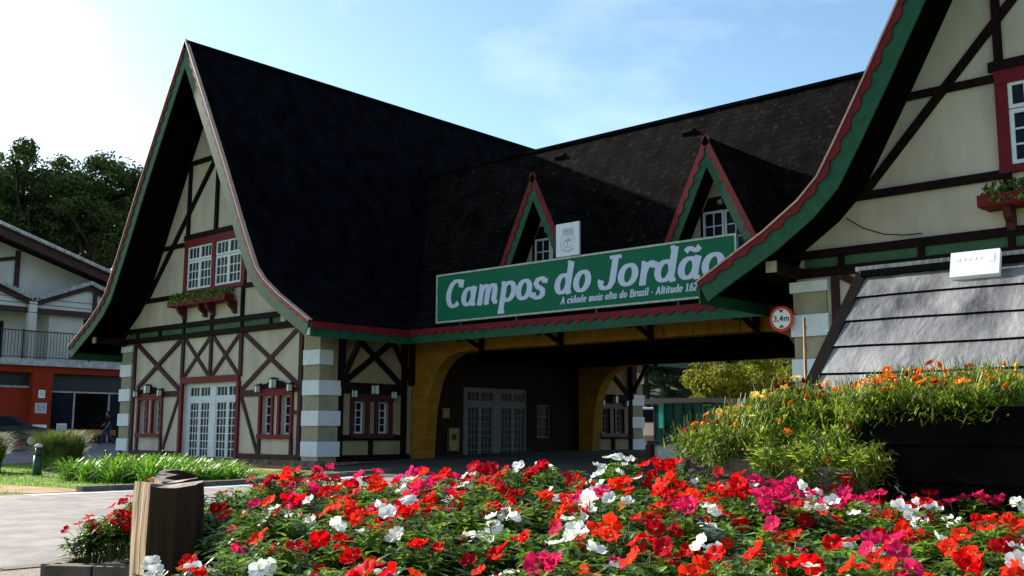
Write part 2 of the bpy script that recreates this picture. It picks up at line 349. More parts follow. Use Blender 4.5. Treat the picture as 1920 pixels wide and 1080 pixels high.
def french_door(parent, fr, u0, u1, z0, z1, h=-.16, red=True, pm='white'):
    d = group_part('french_door', parent)
    if red:
        mb = MB(); bar(mb, fr, (u0-.12, z1+.09), (u1+.12, z1+.09), .22, .08); bar(mb, fr, (u0-.08, z0), (u0-.08, z1), .16, .07); bar(mb, fr, (u1+.08, z0), (u1+.08, z1), .16, .07)
        mb.build('surround', M['red_wood'], d)
    mb = MB(); cm = (u0+u1)/2
    rect(mb, fr, u0, u0+.22, z0, z1, h-.02, h+.05); rect(mb, fr, u1-.05, u1, z0, z1, h-.02, h+.05)
    rect(mb, fr, cm-.12, cm+.22, z0, z1-.1, h-.02, h+.07)
    rect(mb, fr, u0+.22, u1-.05, z1-.12, z1, h-.02, h+.045)
    rect(mb, fr, u0+.22, cm-.12, z1-.62, z1-.50, h-.02, h+.06); rect(mb, fr, cm+.22, u1-.05, z1-.62, z1-.50, h-.02, h+.06)
    mb.build('door_frame', M[pm], d)
    for a, b in ((u0+.22, cm-.12), (cm+.22, u1-.05)):
        q = (a+b)/2
        for x0, x1 in ((a, q-.005), (q+.005, b)):
            lattice(d, fr, x0, x1, z1-.50, z1-.12, 3, 1, h=h, bw=.05, fmat=pm)
            lattice(d, fr, x0, x1, z0, z1-.62, 3, 7, h=h, bw=.075, name='door_leaf', fmat=pm)
    return (u0, u1, z0, z1)

PROF = [(0, 14.6), (1.3, 12.36), (2.7, 9.92), (3.75, 7.98), (4.35, 6.92), (4.72, 6.30), (5.15, 5.88), (5.9, 5.37), (6.8, 4.87), (7.45, 4.50)]
def offset(prof, d):
    out = []
    for i, p in enumerate(prof):
        a = Vector(prof[max(i-1, 0)]); b = Vector(prof[min(i+1, len(prof)-1)]); t = (b-a).normalized(); n = Vector((t.y, -t.x))
        q = Vector(p)+n*d
        if i == 0: q = Vector((0, p[1]-d/abs(t.x)))
        out.append((q.x, q.y))
    return out
SCAL = [0, .25, .5, .8, 1, .92, .75, .55, .35, .12]
def scallop(mb, P, N, path, w0, w1, period=.44, t0=0, t1=.03, mi=0):
    """path: list of 2D points (top edge), inward normal side; P(p2,h)->3D"""
    seg = []; tot = 0
    for a, b in zip(path[:-1], path[1:]):
        l = (Vector(b)-Vector(a)).length; seg.append((tot, l, Vector(a), Vector(b))); tot += l
    n = max(2, int(tot/period*10)); row = []
    for k in range(n+1):
        s_ = tot*k/n
        for (t_, l, a, b) in seg:
            if s_ <= t_+l+1e-6: break
        q = a+(b-a)*((s_-t_)/l); d = (b-a).normalized(); nn = Vector((d.y, -d.x))*N
        ww = w0+(w1-w0)*SCAL[k % 10]
        row.append((q, q+nn*ww))
    for (a, b), (c, d) in zip(row[:-1], row[1:]):
        mb.hexa([P(a, t0), P(c, t0), P(d, t0), P(b, t0), P(a, t1), P(c, t1), P(d, t1), P(b, t1)], mi)
def rake_board(parent, P, prof, sgn, green=.44, red=(.09, .17), period=.44, name='rake_board'):
    """P(p2,h) with p2=(x,z) x already signed by sgn"""
    pr = [(x*sgn, z) for x, z in prof]; inn = [(x*sgn, z) for x, z in offset(prof, green)]
    mb = MB()
    for i in range(len(pr)-1):
        a, b, c, d = pr[i], pr[i+1], inn[i+1], inn[i]
        mb.hexa([P(a, 0), P(b, 0), P(c, 0), P(d, 0), P(a, .04), P(b, .04), P(c, .04), P(d, .04)])
    o = mb.build(name, M['green_wood'], parent)
    mb = MB(); up = [(x*sgn, z) for x, z in offset(prof, -.025)]
    scallop(mb, P, sgn, up, red[0], red[1], period, .041, .075)
    mb.build('scalloped_trim', M['red_wood'], o)
    mb = MB(); o1 = [(x*sgn, z) for x, z in offset(prof, -.06)]
    for i in range(len(up)-1):
        a, b, c, d = o1[i], o1[i+1], up[i+1], up[i]
        mb.hexa([P(a, -.04), P(b, -.04), P(c, -.04), P(d, -.04), P(a, .095), P(b, .095), P(c, .095), P(d, .095)])
    mb.build('lit_edge_strip', M['lit_edge'], o)  # added strip, coloured as a sunlit line on the roof edge
    return o

def wing(xc, label, inner, dy=0.):
    """inner = +1 when the gate lies on the +X side"""
    YF = globals()['YF']+dy; GC = globals()['GC']+dy; YB = 2*GC-YF; grey = label
    fr = Frame((xc, YF, 0), (1, 0, 0), (0, -1, 0))
    # roof shell
    out = [(x, z) for x, z in PROF]; inn = offset(PROF, .20)
    y0, y1 = 17.24+dy, 2*GC-17.24-dy
    for s in (1, -1):
        mb = MB(); ny = 40
        poly = out+inn[::-1]
        mb.prism(poly, lambda p, h: (xc+s*p[0], h, p[1]), y0, y1)
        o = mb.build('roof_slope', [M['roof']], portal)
        mb = MB()   # soffit lining
        so_ = offset(PROF, .204)
        for i in range(len(so_)-1):
            a, b = so_[i], so_[i+1]
            mb.quad((xc+s*a[0], y0+.003, a[1]), (xc+s*b[0], y0+.003, b[1]), (xc+s*b[0], y1-.003, b[1]), (xc+s*a[0], y1-.003, a[1]))
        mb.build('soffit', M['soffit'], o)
        rake_board(portal, lambda p, h: Vector((xc+p[0], y0-h, p[1])), PROF, s)
        rake_board(portal, lambda p, h: Vector((xc+p[0], y1+h, p[1])), PROF, s)
    mb = MB(); mb.beam((xc, y0-.02, 14.60), (xc, y1+.02, 14.60), .22, .12); mb.build('ridge_cap', M['roof'], portal)
    for k in range(4):
        y = 19.5+k*4.1; mb = MB(); x = xc+inner*.75
        mb.hexa([(x-.1, y, 13.2), (x+.09*inner, y, 13.0), (x+.09*inner, y+.36, 13.0), (x-.1, y+.36, 13.2), (x-.1, y, 13.45), (x+.12*inner, y, 13.28), (x+.12*inner, y+.36, 13.28), (x-.1, y+.36, 13.45)])
        mb.build('roof_vent', M['roof'], portal)
    # eave boards along the sides
    for s in (1, -1):
        yy1 = 21.02+dy*0 if s == inner else y1
        for (ya, yb) in (((y0, yy1), (2*GC-yy1, y1)) if s == inner else ((y0, y1),)):
            P = lambda p, h: Vector((xc+s*(7.47+h), p[0], p[1]))
            mb = MB(); mb.box(*sorted((xc+s*7.43, xc+s*7.47)), ya, yb, 4.08, 4.46); o = mb.build('eave_board', M['green_wood'], portal)
            mb = MB(); scallop(mb, P, 1, [(ya, 4.50), (yb, 4.50)], .14, .22, .44, .001, .035); mb.build('scalloped_trim', M['red_wood'], o)
    # walls: front with openings, gable above
    for back in (0, 1):
        f2 = fr if not back else Frame((xc, YB, 0), (-1, 0, 0), (0, 1, 0))
        holes = []; tim = MB(); ox = MB()
        w1h = []
        for c in (-3.9, 3.87): w1h += list(ground_window(portal, f2, c))
        dh = french_door(portal, f2, -1.66, 1.7, .50, 3.06)
        wm = MB(); wall_holes(wm, f2, -HW, HW, .30, 4.62, w1h+[dh])
        # gable (steps inside of the roof underside)
        g = [(x, z) for x, z in offset(PROF, .19)]
        gp = [(-x, z) for x, z in g[::-1] if z > 4.62]+[(x, z) for x, z in g[1:] if z > 4.62]
        # trim to wall top
        gp = [(-HW, 4.62)]+[(max(-HW, min(HW, x)), z) for x, z in gp]+[(HW, 4.62)]
        wm.add([f2.p(x, z) for x, z in gp], [tuple(range(len(gp)))])
        wm.build('gable_wall', M['cream'], portal)
        dk = MB()
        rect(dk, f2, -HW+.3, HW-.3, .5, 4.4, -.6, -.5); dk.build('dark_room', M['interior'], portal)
        pl = MB(); rect(pl, f2, -HW-.12, HW+.12, -.5, .56, -.1, .16); pl.build('stone_plinth', M['plinth'], portal)
        # lower storey timbers (reddish brown)
        b = lambda a, c, w_=.15: bar(ox, f2, a, c, w_)
        for u in (-5.16, 5.10): b((u, .56), (u, 4.6), .17)
        for u in (-1.78, 1.83): b((u, 3.2), (u, 4.66), .17)
        b((.02, 3.2), (.02, 4.6), .14)
        b((-5.02, 4.60), (-1.92, 2.86)); b((-1.92, 4.60), (-4.85, 2.98))
        b((1.95, 4.60), (4.98, 2.84)); b((4.95, 4.60), (1.95, 2.76))
        b((-1.66, 4.6), (-.05, 3.25), .13); b((-.05, 4.6), (-1.7, 3.25), .13); b((.12, 4.6), (1.72, 3.25), .13); b((1.72, 4.6), (.1, 3.25), .13)
        b((-1.93, 2.6), (-2.92, .72), .11); b((1.93, 2.55), (2.95, .72), .11)
        b((-3.0, 2.71), (-1.86, 2.71), .2); b((1.88, 2.63), (2.98, 2.63), .2); b((4.75, 2.7), (5.05, 2.7), .14); b((-5.05, 2.7), (-4.8, 2.7), .14)
        b((4.75, 2.0), (5.05, 2.0), .12)
        for u in (-4.74, -3.04, 3.02, 4.72): b((u, .7), (u, 1.2), .13)
        b((-5.2, .62), (-1.8, .62), .2); b((1.8, .62), (5.2, .62), .2)
        for u in (-4.6, 4.6): pass
        ox.build('timber_frame', M['dark_lower'], portal)
        # band between storeys
        gp_ = MB(); rect(gp_, f2, -HW+.2, HW-.2, 4.80, 5.02, -.01, .02); gp_.build('green_band', M['green_panel'], portal)
        b = lambda a, c, w_=.15: bar(tim, f2, a, c, w_, .07)
        b((-6.3, 5.09), (6.3, 5.09), .17); b((-6.6, 4.71), (6.6, 4.71), .19)
        for u in (-5.0, -3.4, -1.78, 0, 1.83, 3.45, 5.0): b((u, 4.8), (u, 5.02), .12)
        b((-4.72, 6.16), (-1.8, 6.16), .16); b((1.8, 6.17), (4.72, 6.17), .16)
        for u in (-1.78, 0, 1.82): b((u, 5.15), (u, 6.2), .14)
        b((-3.6, 8.0), (-1.85, 8.0), .15)
        b((-2.0, 8.22), (3.45, 8.22), .19); b((-2.0, 10.92), (2.0, 10.92), .16)
        b((-1.81, 8.2), (-1.81, 10.9), .15); b((0, 8.3), (0, 10.9), .15)
        b((-.2, 10.85), (-4.5, 6.18), .16)
        tim.build('timber_frame', M['dark_wood'], portal)
        # attic window
        aw = group_part('window', portal)
        mb = MB(); bar(mb, f2, (-1.9, 7.98), (1.92, 7.98), .26, .09); bar(mb, f2, (-1.9, 6.24), (1.92, 6.24), .14, .09)
        for u in (-1.79, .01, 1.83): bar(mb, f2, (u, 6.2), (u, 7.9), .22, .075)
        mb.build('surround', M['red_wood'], aw)
        for a0, a1 in ((-1.68, -.11), (.13, 1.71)):
            q = (a0+a1)/2
            for x0, x1 in ((a0, q), (q, a1)):
                lattice(aw, f2, x0, x1, 7.36, 7.86, 3, 1, h=.015, bw=.07, mw=.035); lattice(aw, f2, x0, x1, 6.31, 7.34, 3, 3, h=.015, bw=.08, mw=.035)
        # window box on brackets
        mb = MB(); bz = -.2 if dy else 0; rect(mb, f2, -2.2, 1.45, 5.72+bz, 5.93+bz, .16, .50); rect(mb, f2, -2.15, 1.4, 5.70+bz, 5.718+bz, .0, .46)
        bx = mb.build('window_box', M['red_wood'], portal)
        for u in (-1.75, -.4, .1, 1.4):
            mb = MB(); mb.prism([(.02, 5.28), (.12, 5.30), (.16, 5.42), (.30, 5.52), (.40, 5.70), (.02, 5.70)], lambda p, h: f2.p(h, p[1]+bz, p[0]), u-.07, u+.07)
            mb.build('box_bracket', M['oxblood'], bx)
        mb = MB()
        r_ = random.Random(3)
        for k in range(900):
            u = r_.uniform(-2.15, 1.42); h = r_.uniform(.1, .55); z = 5.9+bz+r_.random()**1.5*.26-(.12 if h > .5 else 0)
            p = f2.p(u, z, h); d = Vector((r_.gauss(0, 1), r_.gauss(0, 1), r_.gauss(0, 1))).normalized()*.07; e = d.orthogonal().normalized()*.03
            mb.quad(p-d, p+e, p+d, p-e)
        mb.build('box_foliage', M['leaf'], bx)
        # quoins on the two corners
        for s in (-1, 1):
            for k in range(9):
                z0 = .68+.455*k; z1 = z0+.455
                if z1 > 4.6: z1 = 4.55
                wh = k % 2 == 0
                e = .05 if wh else 0.
                lo_, hi_ = (HW-.66-e, HW+.06+e)
                lo_, hi_ = (lo_, hi_) if s > 0 else (-hi_, -lo_)
                sd_ = .68+e if k < 5 else .35+e
                mb = MB(); rect(mb, f2, lo_, hi_, z0+.004, z1-.004, -sd_, .06+e)
                mb.build('quoin_block', M['white'] if wh else M['quoin_cream'], portal)
    # side walls
    for s in (1, -1):
        f3 = Frame((xc+s*HW, GC, 0), (0, 1, 0), (s, 0, 0))
        half = YB-GC
        if s == inner:
            for t in (-1, 1):     # outer sections between corner and arch
                c = t*(half-1.85-.08)
                hs = ground_window(portal, f3, c+(-.08*t), 1.24, 2.56, .85, 'oxblood', 'shaded_cream')  # surrounds in darker red, eave shade painted into the colour
                wm = MB(); lo_, hi_ = sorted((t*half, t*4.62)); wall_holes(wm, f3, lo_, hi_, .3, 4.9, list(hs)); wm.build('side_wall', M['shaded_cream'], portal)
                tim = MB(); b = lambda a, c_, w_=.17: bar(tim, f3, (t*a[0], a[1]), (t*c_[0], c_[1]), w_, .06)
                b((7.52, .7), (7.52, 4.7), .2); b((4.95, .7), (4.95, 4.7), .22); b((7.05, 4.4), (5.05, 2.88), .18); b((5.3, 4.4), (7.35, 2.95), .18)
                b((7.45, 2.75), (4.95, 2.75), .34); b((7.45, 1.24), (4.95, 1.24), .17); b((6.3, .72), (6.3, 1.2), .15); b((7.6, .6), (4.7, .6), .24); b((7.6, 4.55), (4.7, 4.55), .25)
                tim.build('timber_frame', M['dark_wood'], portal)
                pl = MB(); lo_, hi_ = sorted((t*(half+.1), t*4.6)); rect(pl, f3, lo_, hi_, -.5, .52, -.1, .10); pl.build('stone_plinth', M['plinth'], portal)
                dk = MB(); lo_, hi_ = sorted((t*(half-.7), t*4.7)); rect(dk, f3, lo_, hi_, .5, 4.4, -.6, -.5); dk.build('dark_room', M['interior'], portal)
                # diagonal eave strut at the corner post
                mb = MB(); y = t*7.52
                mb.beam(f3.p(y, 3.0, .12), f3.p(y, 4.35, 1.05), .12, .14); mb.beam(f3.p(y, 2.75, .09), f3.p(y, 4.5, .09), .14, .14); mb.beam(f3.p(y, 4.42, .02), f3.p(y, 4.42, 1.2), .12, .14)
                if inner > 0 or t > 0: mb.build('eave_strut', M['dark_wood'], portal)
            dh = french_door(portal, f3, -2.2, 1.15, .5, 2.95, h=-.12, red=False, pm='shaded_white')
            w2 = (1.65, 2.5, 1.2, 2.42)
            e = group_part('window', portal); lattice(e, f3, *w2, 2, 3, h=-.15, fmat='shaded_white')
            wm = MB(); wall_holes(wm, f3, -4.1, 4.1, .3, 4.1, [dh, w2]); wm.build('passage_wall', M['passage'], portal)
        else:
            wm = MB(); rect(wm, f3, -half, half, .3, 4.9, -.15, 0); wm.build('side_wall', M['cream'], portal)
            tim = MB()
            for k in range(9): bar(tim, f3, (-half+.1+k*2.05, .6), (-half+.1+k*2.05, 4.6), .17, .06)
            for z in (.62, 2.7, 4.6): bar(tim, f3, (-half, z), (half, z), .2, .06)
            tim.build('timber_frame', M['dark_wood'], portal)
            mb = MB()
            for y in (-half+.8,):
                mb.beam(f3.p(y, 3.0, .1), f3.p(y, 4.4, 1.2), .12, .14)
            mb.build('eave_strut', M['dark_wood'], portal)
            pl = MB(); rect(pl, f3, -half-.1, half+.1, -.5, .52, -.1, .10); pl.build('stone_plinth', M['plinth'], portal)
M['dark_lower'] = mat('red_brown_timber', (.036, .009, .009), .7, .2, .3, 5, stretch=(1, 1, .3), bump=.15)
M['passage'] = mat('shaded_passage_wall', (.022, .015, .010), .9, .1, .15)  # passage shade put into the wall colour
wing(XL, 'left', 1)
wing(XR, 'right', -1, .8)

# ------------------------------------------------------------------ gate block between the wings
XA, XB = XL+HW, XR-HW          # inner wall planes
YG = 22.39
GP = [(0, 11.45), (1.1, 9.55), (2.2, 7.70), (2.95, 6.48), (3.35, 5.98), (3.9, 5.55), (4.8, 5.03), (5.98, 4.50)]
for s in (-1, 1):
    out = GP; inn = offset(GP, .18)
    mb = MB(); mb.prism(out+inn[::-1], lambda p, h: (h, GC+s*p[0], p[1]), XL+.6, XR-.6)
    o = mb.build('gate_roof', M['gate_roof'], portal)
    mb = MB(); q = offset(GP, .184)
    for a, b in zip(q[:-1], q[1:]): mb.quad((XL+.7, GC+s*a[0], a[1]), (XR-.7, GC+s*a[0], a[1]), (XR-.7, GC+s*b[0], b[1]), (XL+.7, GC+s*b[0], b[1]))
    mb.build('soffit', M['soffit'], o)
    y = GC+s*5.98
    mb = MB(); mb.box(XL+7.48, XR-7.48, *sorted((y, y+s*.04)), 4.10, 4.45); o = mb.build('eave_board', M['green_wood'], portal)
    mb = MB(); scallop(mb, lambda p, h: Vector((p[0], y+s*(.04+h), p[1])), 1, [(XL+7.48, 4.52), (XR-7.48, 4.52)], .13, .22, .40, .001, .035)
    mb.build('scalloped_trim', M['red_wood'], o)
mb = MB(); mb.beam((XL+1.5, GC, 11.45), (XR-1.5, GC, 11.45), .2, .1); mb.build('ridge_cap', M['gate_roof'], portal)
for x, z in ((-21.9, 11.0), (-16.6, 10.8), (-10.9, 10.75), (-25.6, 10.2)):
    y = GC-(11.45-z)/1.72; mb = MB()
    mb.hexa([(x-.17, y-.12, z-.20), (x+.17, y-.12, z-.20), (x+.17, y+.06, z+.05), (x-.17, y+.06, z+.05), (x-.17, y-.17, z-.07), (x+.17, y-.17, z-.07), (x+.15, y+.05, z+.09), (x-.15, y+.05, z+.09)])
    mb.build('roof_vent', M['gate_roof'], portal)
mb = MB(); mb.tube([(XR-4.85, YF+.72, 5.75), (XR-4.5, YF+.72, 5.5), (XR-4.1, YF+.72, 5.33), (XR-3.7, YF+.72, 5.26), (XR-3.35, YF+.72, 5.25)], .012, 5, 0)
mb.build('wall_wire', M['dark_wood'], portal)
# passage ceiling
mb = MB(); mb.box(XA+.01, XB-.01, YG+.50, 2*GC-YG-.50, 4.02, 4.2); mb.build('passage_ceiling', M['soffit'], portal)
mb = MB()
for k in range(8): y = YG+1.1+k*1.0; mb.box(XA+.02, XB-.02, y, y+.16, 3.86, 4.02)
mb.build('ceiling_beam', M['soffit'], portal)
# ochre arch, front and rear
def arch(t):
    f = Frame((0, GC+t*(GC-YG), 0), (1, 0, 0), (0, t, 0))
    # inner curve: jamb leans and curves into a flat lintel
    cur = [(.62, .1), (.64, .76), (.70, 1.6), (.76, 2.16), (.86, 2.62), (1.0, 3.02), (1.25, 3.42), (1.6, 3.72), (2.05, 3.88), (2.6, 3.92)]
    top = 4.72; th = .48
    mb = MB(); wl = XB-XA
    left = [(XA+u, z) for u, z in cur]; right = [(XB-u, z) for u, z in cur[::-1]]
    curve = left+right
    # front & back faces as strips up to the top / out to the wall
    for h in (0, -th):
        for i in range(len(curve)-1):
            a, b = curve[i], curve[i+1]
            if i < 9 and a[1] < 3.4:
                mb.quad(f.p(XA, a[1], h), f.p(a[0], a[1], h), f.p(b[0], b[1], h), f.p(XA, b[1], h))
            elif i > len(curve)-11 and b[1] < 3.4:
                mb.quad(f.p(a[0], a[1], h), f.p(XB, a[1], h), f.p(XB, b[1], h), f.p(b[0], b[1], h))
            else: mb.quad(f.p(a[0], a[1], h), f.p(b[0], b[1], h), f.p(b[0], top, h), f.p(a[0], top, h))
        k = [i for i, c in enumerate(left) if c[1] >= 3.4][0]
        a = left[k]; 
        mb.quad(f.p(XA, a[1], h), f.p(a[0], a[1], h), f.p(a[0], top, h), f.p(XA, top, h))
        a = (2*(XA+XB)/2-a[0], a[1]); mb.quad(f.p(a[0], a[1], h), f.p(XB, a[1], h), f.p(XB, top, h), f.p(a[0], top, h))
    for a, b in zip(curve[:-1], curve[1:]): mb.quad(f.p(a[0], a[1], 0), f.p(b[0], b[1], 0), f.p(b[0], b[1], -th), f.p(a[0], a[1], -th))
    # pale joints
    j = MB()
    for z in (.76, 1.24, 1.72, 2.2, 2.66):
        for side in (0, 1):
            u = next(c0[0]+(c1[0]-c0[0])*(z-c0[1])/(c1[1]-c0[1]) for c0, c1 in zip(cur[:-1], cur[1:]) if c0[1] <= z <= c1[1])
            a, b = ((XA+.06, z), (XA+u+.004, z)) if side == 0 else ((XB-u-.004, z), (XB-.06, z))
            bar(j, f, a, b, .018, .006)
            x = XA+u if side == 0 else XB-u; q = .004 if side == 0 else -.004
            j.prism([(x-q, z-.009), (x+q, z-.009), (x+q, z+.009), (x-q, z+.009)], lambda p, h: f.p(p[0], p[1], h), -th, .004)
    for (u, z, dx, dz) in ((.86, 2.62, -.62, .62), (1.02, 3.05, -.55, .85), (1.3, 3.46, -.45, 1.1), (1.66, 3.74, -.3, .95), (2.1, 3.89, -.12, .8)):
        for side in (0, 1):
            a = (XA+u, z) if side == 0 else (XB-u, z); e = max(XA+.05, XA+u+dx) if side == 0 else min(XB-.05, XB-u-dx)
            bar(j, f, a, (e, min(4.7, z+dz)), .018, .006)
    n = int((wl-5)/.44)
    for k in range(n+1):
        x = XA+2.55+(wl-5.1)*k/n; bar(j, f, (x, 3.92), (x, 4.7), .018, .006)
    mb.add(j.v, j.f, 1); mb.build('ochre_arch', [M['ochre'], M['joint']], portal)
    for k, x in enumerate((-21.43, -18.32, -15.24, -12.14)):
        mb = MB()
        p = lambda h, z: f.p(x, z, h)
        mb.beam(p(.06, 3.85), p(.06, 4.66), .15, .12); mb.beam(p(0, 4.30), p(1.15, 4.30), .13, .13); mb.beam(p(.08, 3.95), p(.9, 4.28), .11, .09)
        mb.beam(p(.85, 4.30), p(1.05, 4.14), .13, .1)
        mb.build('eave_bracket', M['dark_wood'], portal)
    for x, sg in ((XA+.12, 1), (XB-.12, -1)):
        mb = MB(); mb.beam(f.p(x, 2.9, .10), f.p(x, 4.5, .10), .16, .15); mb.beam(f.p(x, 3.1, .16), f.p(x, 4.3, .95), .12, .12); mb.build('eave_strut', M['dark_wood'], portal)
arch(-1); arch(1)
# dormers
def dormer(xc):
    d = group_part('dormer', portal)
    yf, yw, za = 21.6, 22.42, 8.80
    dp = [(0, za), (1.0, za-2.05), (1.95, za-4.0)]
    ins = offset(dp, .12)
    mb = MB()
    for s in (-1, 1):
        mb.prism([(s*a, b) for a, b in dp]+[(s*a, b) for a, b in ins[::-1]], lambda p, h: (xc+p[0], h, p[1]), yf, 25.6)
    mb.build('dormer_roof', M['gate_roof'], d)
    mb = MB(); q = offset(dp, .123)
    for s in (-1, 1):
        for a, b in zip(q[:-1], q[1:]): mb.quad((xc+s*a[0], yf+.002, a[1]), (xc+s*b[0], yf+.002, b[1]), (xc+s*b[0], yw, b[1]), (xc+s*a[0], yw, a[1]))
    mb.build('dormer_soffit', M['soffit'], d)
    P = lambda p, h: Vector((xc+p[0], yf-h, p[1]))
    for s in (-1, 1):
        pr = [(a*s, b) for a, b in dp]; inn = [(a*s, b) for a, b in offset(dp, .34)]
        mb = MB()
        for i in range(2):
            a, b, c, e = pr[i], pr[i+1], inn[i+1], inn[i]; mb.hexa([P(a, 0), P(b, 0), P(c, 0), P(e, 0), P(a, .04), P(b, .04), P(c, .04), P(e, .04)])
        mb.build('rake_board', M['green_wood'], d)
        mb = MB(); scallop(mb, P, s, [(a*s, b) for a, b in offset(dp, -.02)], .12, .19, .36, .041, .07); mb.build('scalloped_trim', M['red_wood'], d)
    f = Frame((xc, yw, 0), (1, 0, 0), (0, -1, 0))
    mb = MB(); g = offset(dp, .11); mb.add([f.p(-g[2][0], g[2][1]), f.p(g[2][0], g[2][1]), f.p(0, g[0][1])], [(0, 1, 2)]); mb.build('dormer_wall', M['cream'], d)
    mb = MB(); mb.prism([(-.62, 7.08), (.62, 7.08), (.45, 7.42), (-.45, 7.42)], lambda p, h: f.p(p[0], p[1], h), 0, .07); 
    bar(mb, f, (-.66, 5.9), (-.66, 7.1), .08, .05); bar(mb, f, (.66, 5.9), (.66, 7.1), .08, .05); mb.build('dormer_trim', M['dark_wood'], d)
    for a, b in ((-.62, -.01), (.01, .62)):
        lattice(d, f, a, b, 5.95, 7.06, 2, 3, h=.01, bw=.06, mw=.03)
    mb = MB(); mb.tube([f.p(0, 7.36, .05), f.p(.04, 7.30, .22), f.p(.05, 7.2, .34)], [.03, .04, .07], 8); mb.build('spot_lamp', M['metal'], d)
dormer(-18.70); dormer(-12.97)
# apex finials bolts: purlin ends under the big eaves
for xc in (XL, XR):
    for s in (-1, 1):
        mb = MB(); dy = .8 if xc == XR else 0; mb.beam((xc+s*5.9, 17.45+dy, 4.72), (xc+s*5.9, YF+dy, 4.72), .2, .2); mb.build('purlin_end', M['dark_wood'], portal)
        mb = MB(); mb.box(xc+s*5.9-.11, xc+s*5.9+.11, 17.40+dy, 17.45+dy, 4.61, 4.83); mb.build('purlin_cap', M['quoin_cream'], portal)

# plaques inside the arch
fs = Frame((XA, 0, 0), (0, 1, 0), (1, 0, 0))
mb = MB(); rect(mb, fs, 23.80, 24.10, 1.88, 2.20, .0, .04); rect(mb, fs, 23.83, 24.07, 1.91, 2.17, .04, .045)
tag(mb.build('notice_box', M['plaque']), 'small ochre square box on the dark passage wall beside the arch', 'notice box')
e = empty('notice_board', (0, 0, 0), 'tall ochre notice board below a small box, left of the dark glazed doors', 'notice board')
mb = MB(); rect(mb, fs, 24.05, 24.58, .78, 1.56, .0, .05); mb.build('board', M['plaque'], e)
mb = MB()
for a in ((24.05, 24.58, .76, .80), (24.05, 24.58, 1.54, 1.58), (24.03, 24.07, .76, 1.58), (24.56, 24.60, .76, 1.58)): rect(mb, fs, *a, .051, .07)
mb.build('board_frame', M['bark'], e)
mb = MB(); mb.prism([(24.31+.12*math.cos(a*math.pi/3), 1.25+.12*math.sin(a*math.pi/3)) for a in range(6)], lambda p, h: fs.p(p[0], p[1], h), .051, .058); mb.build('emblem', M['bark'], e)

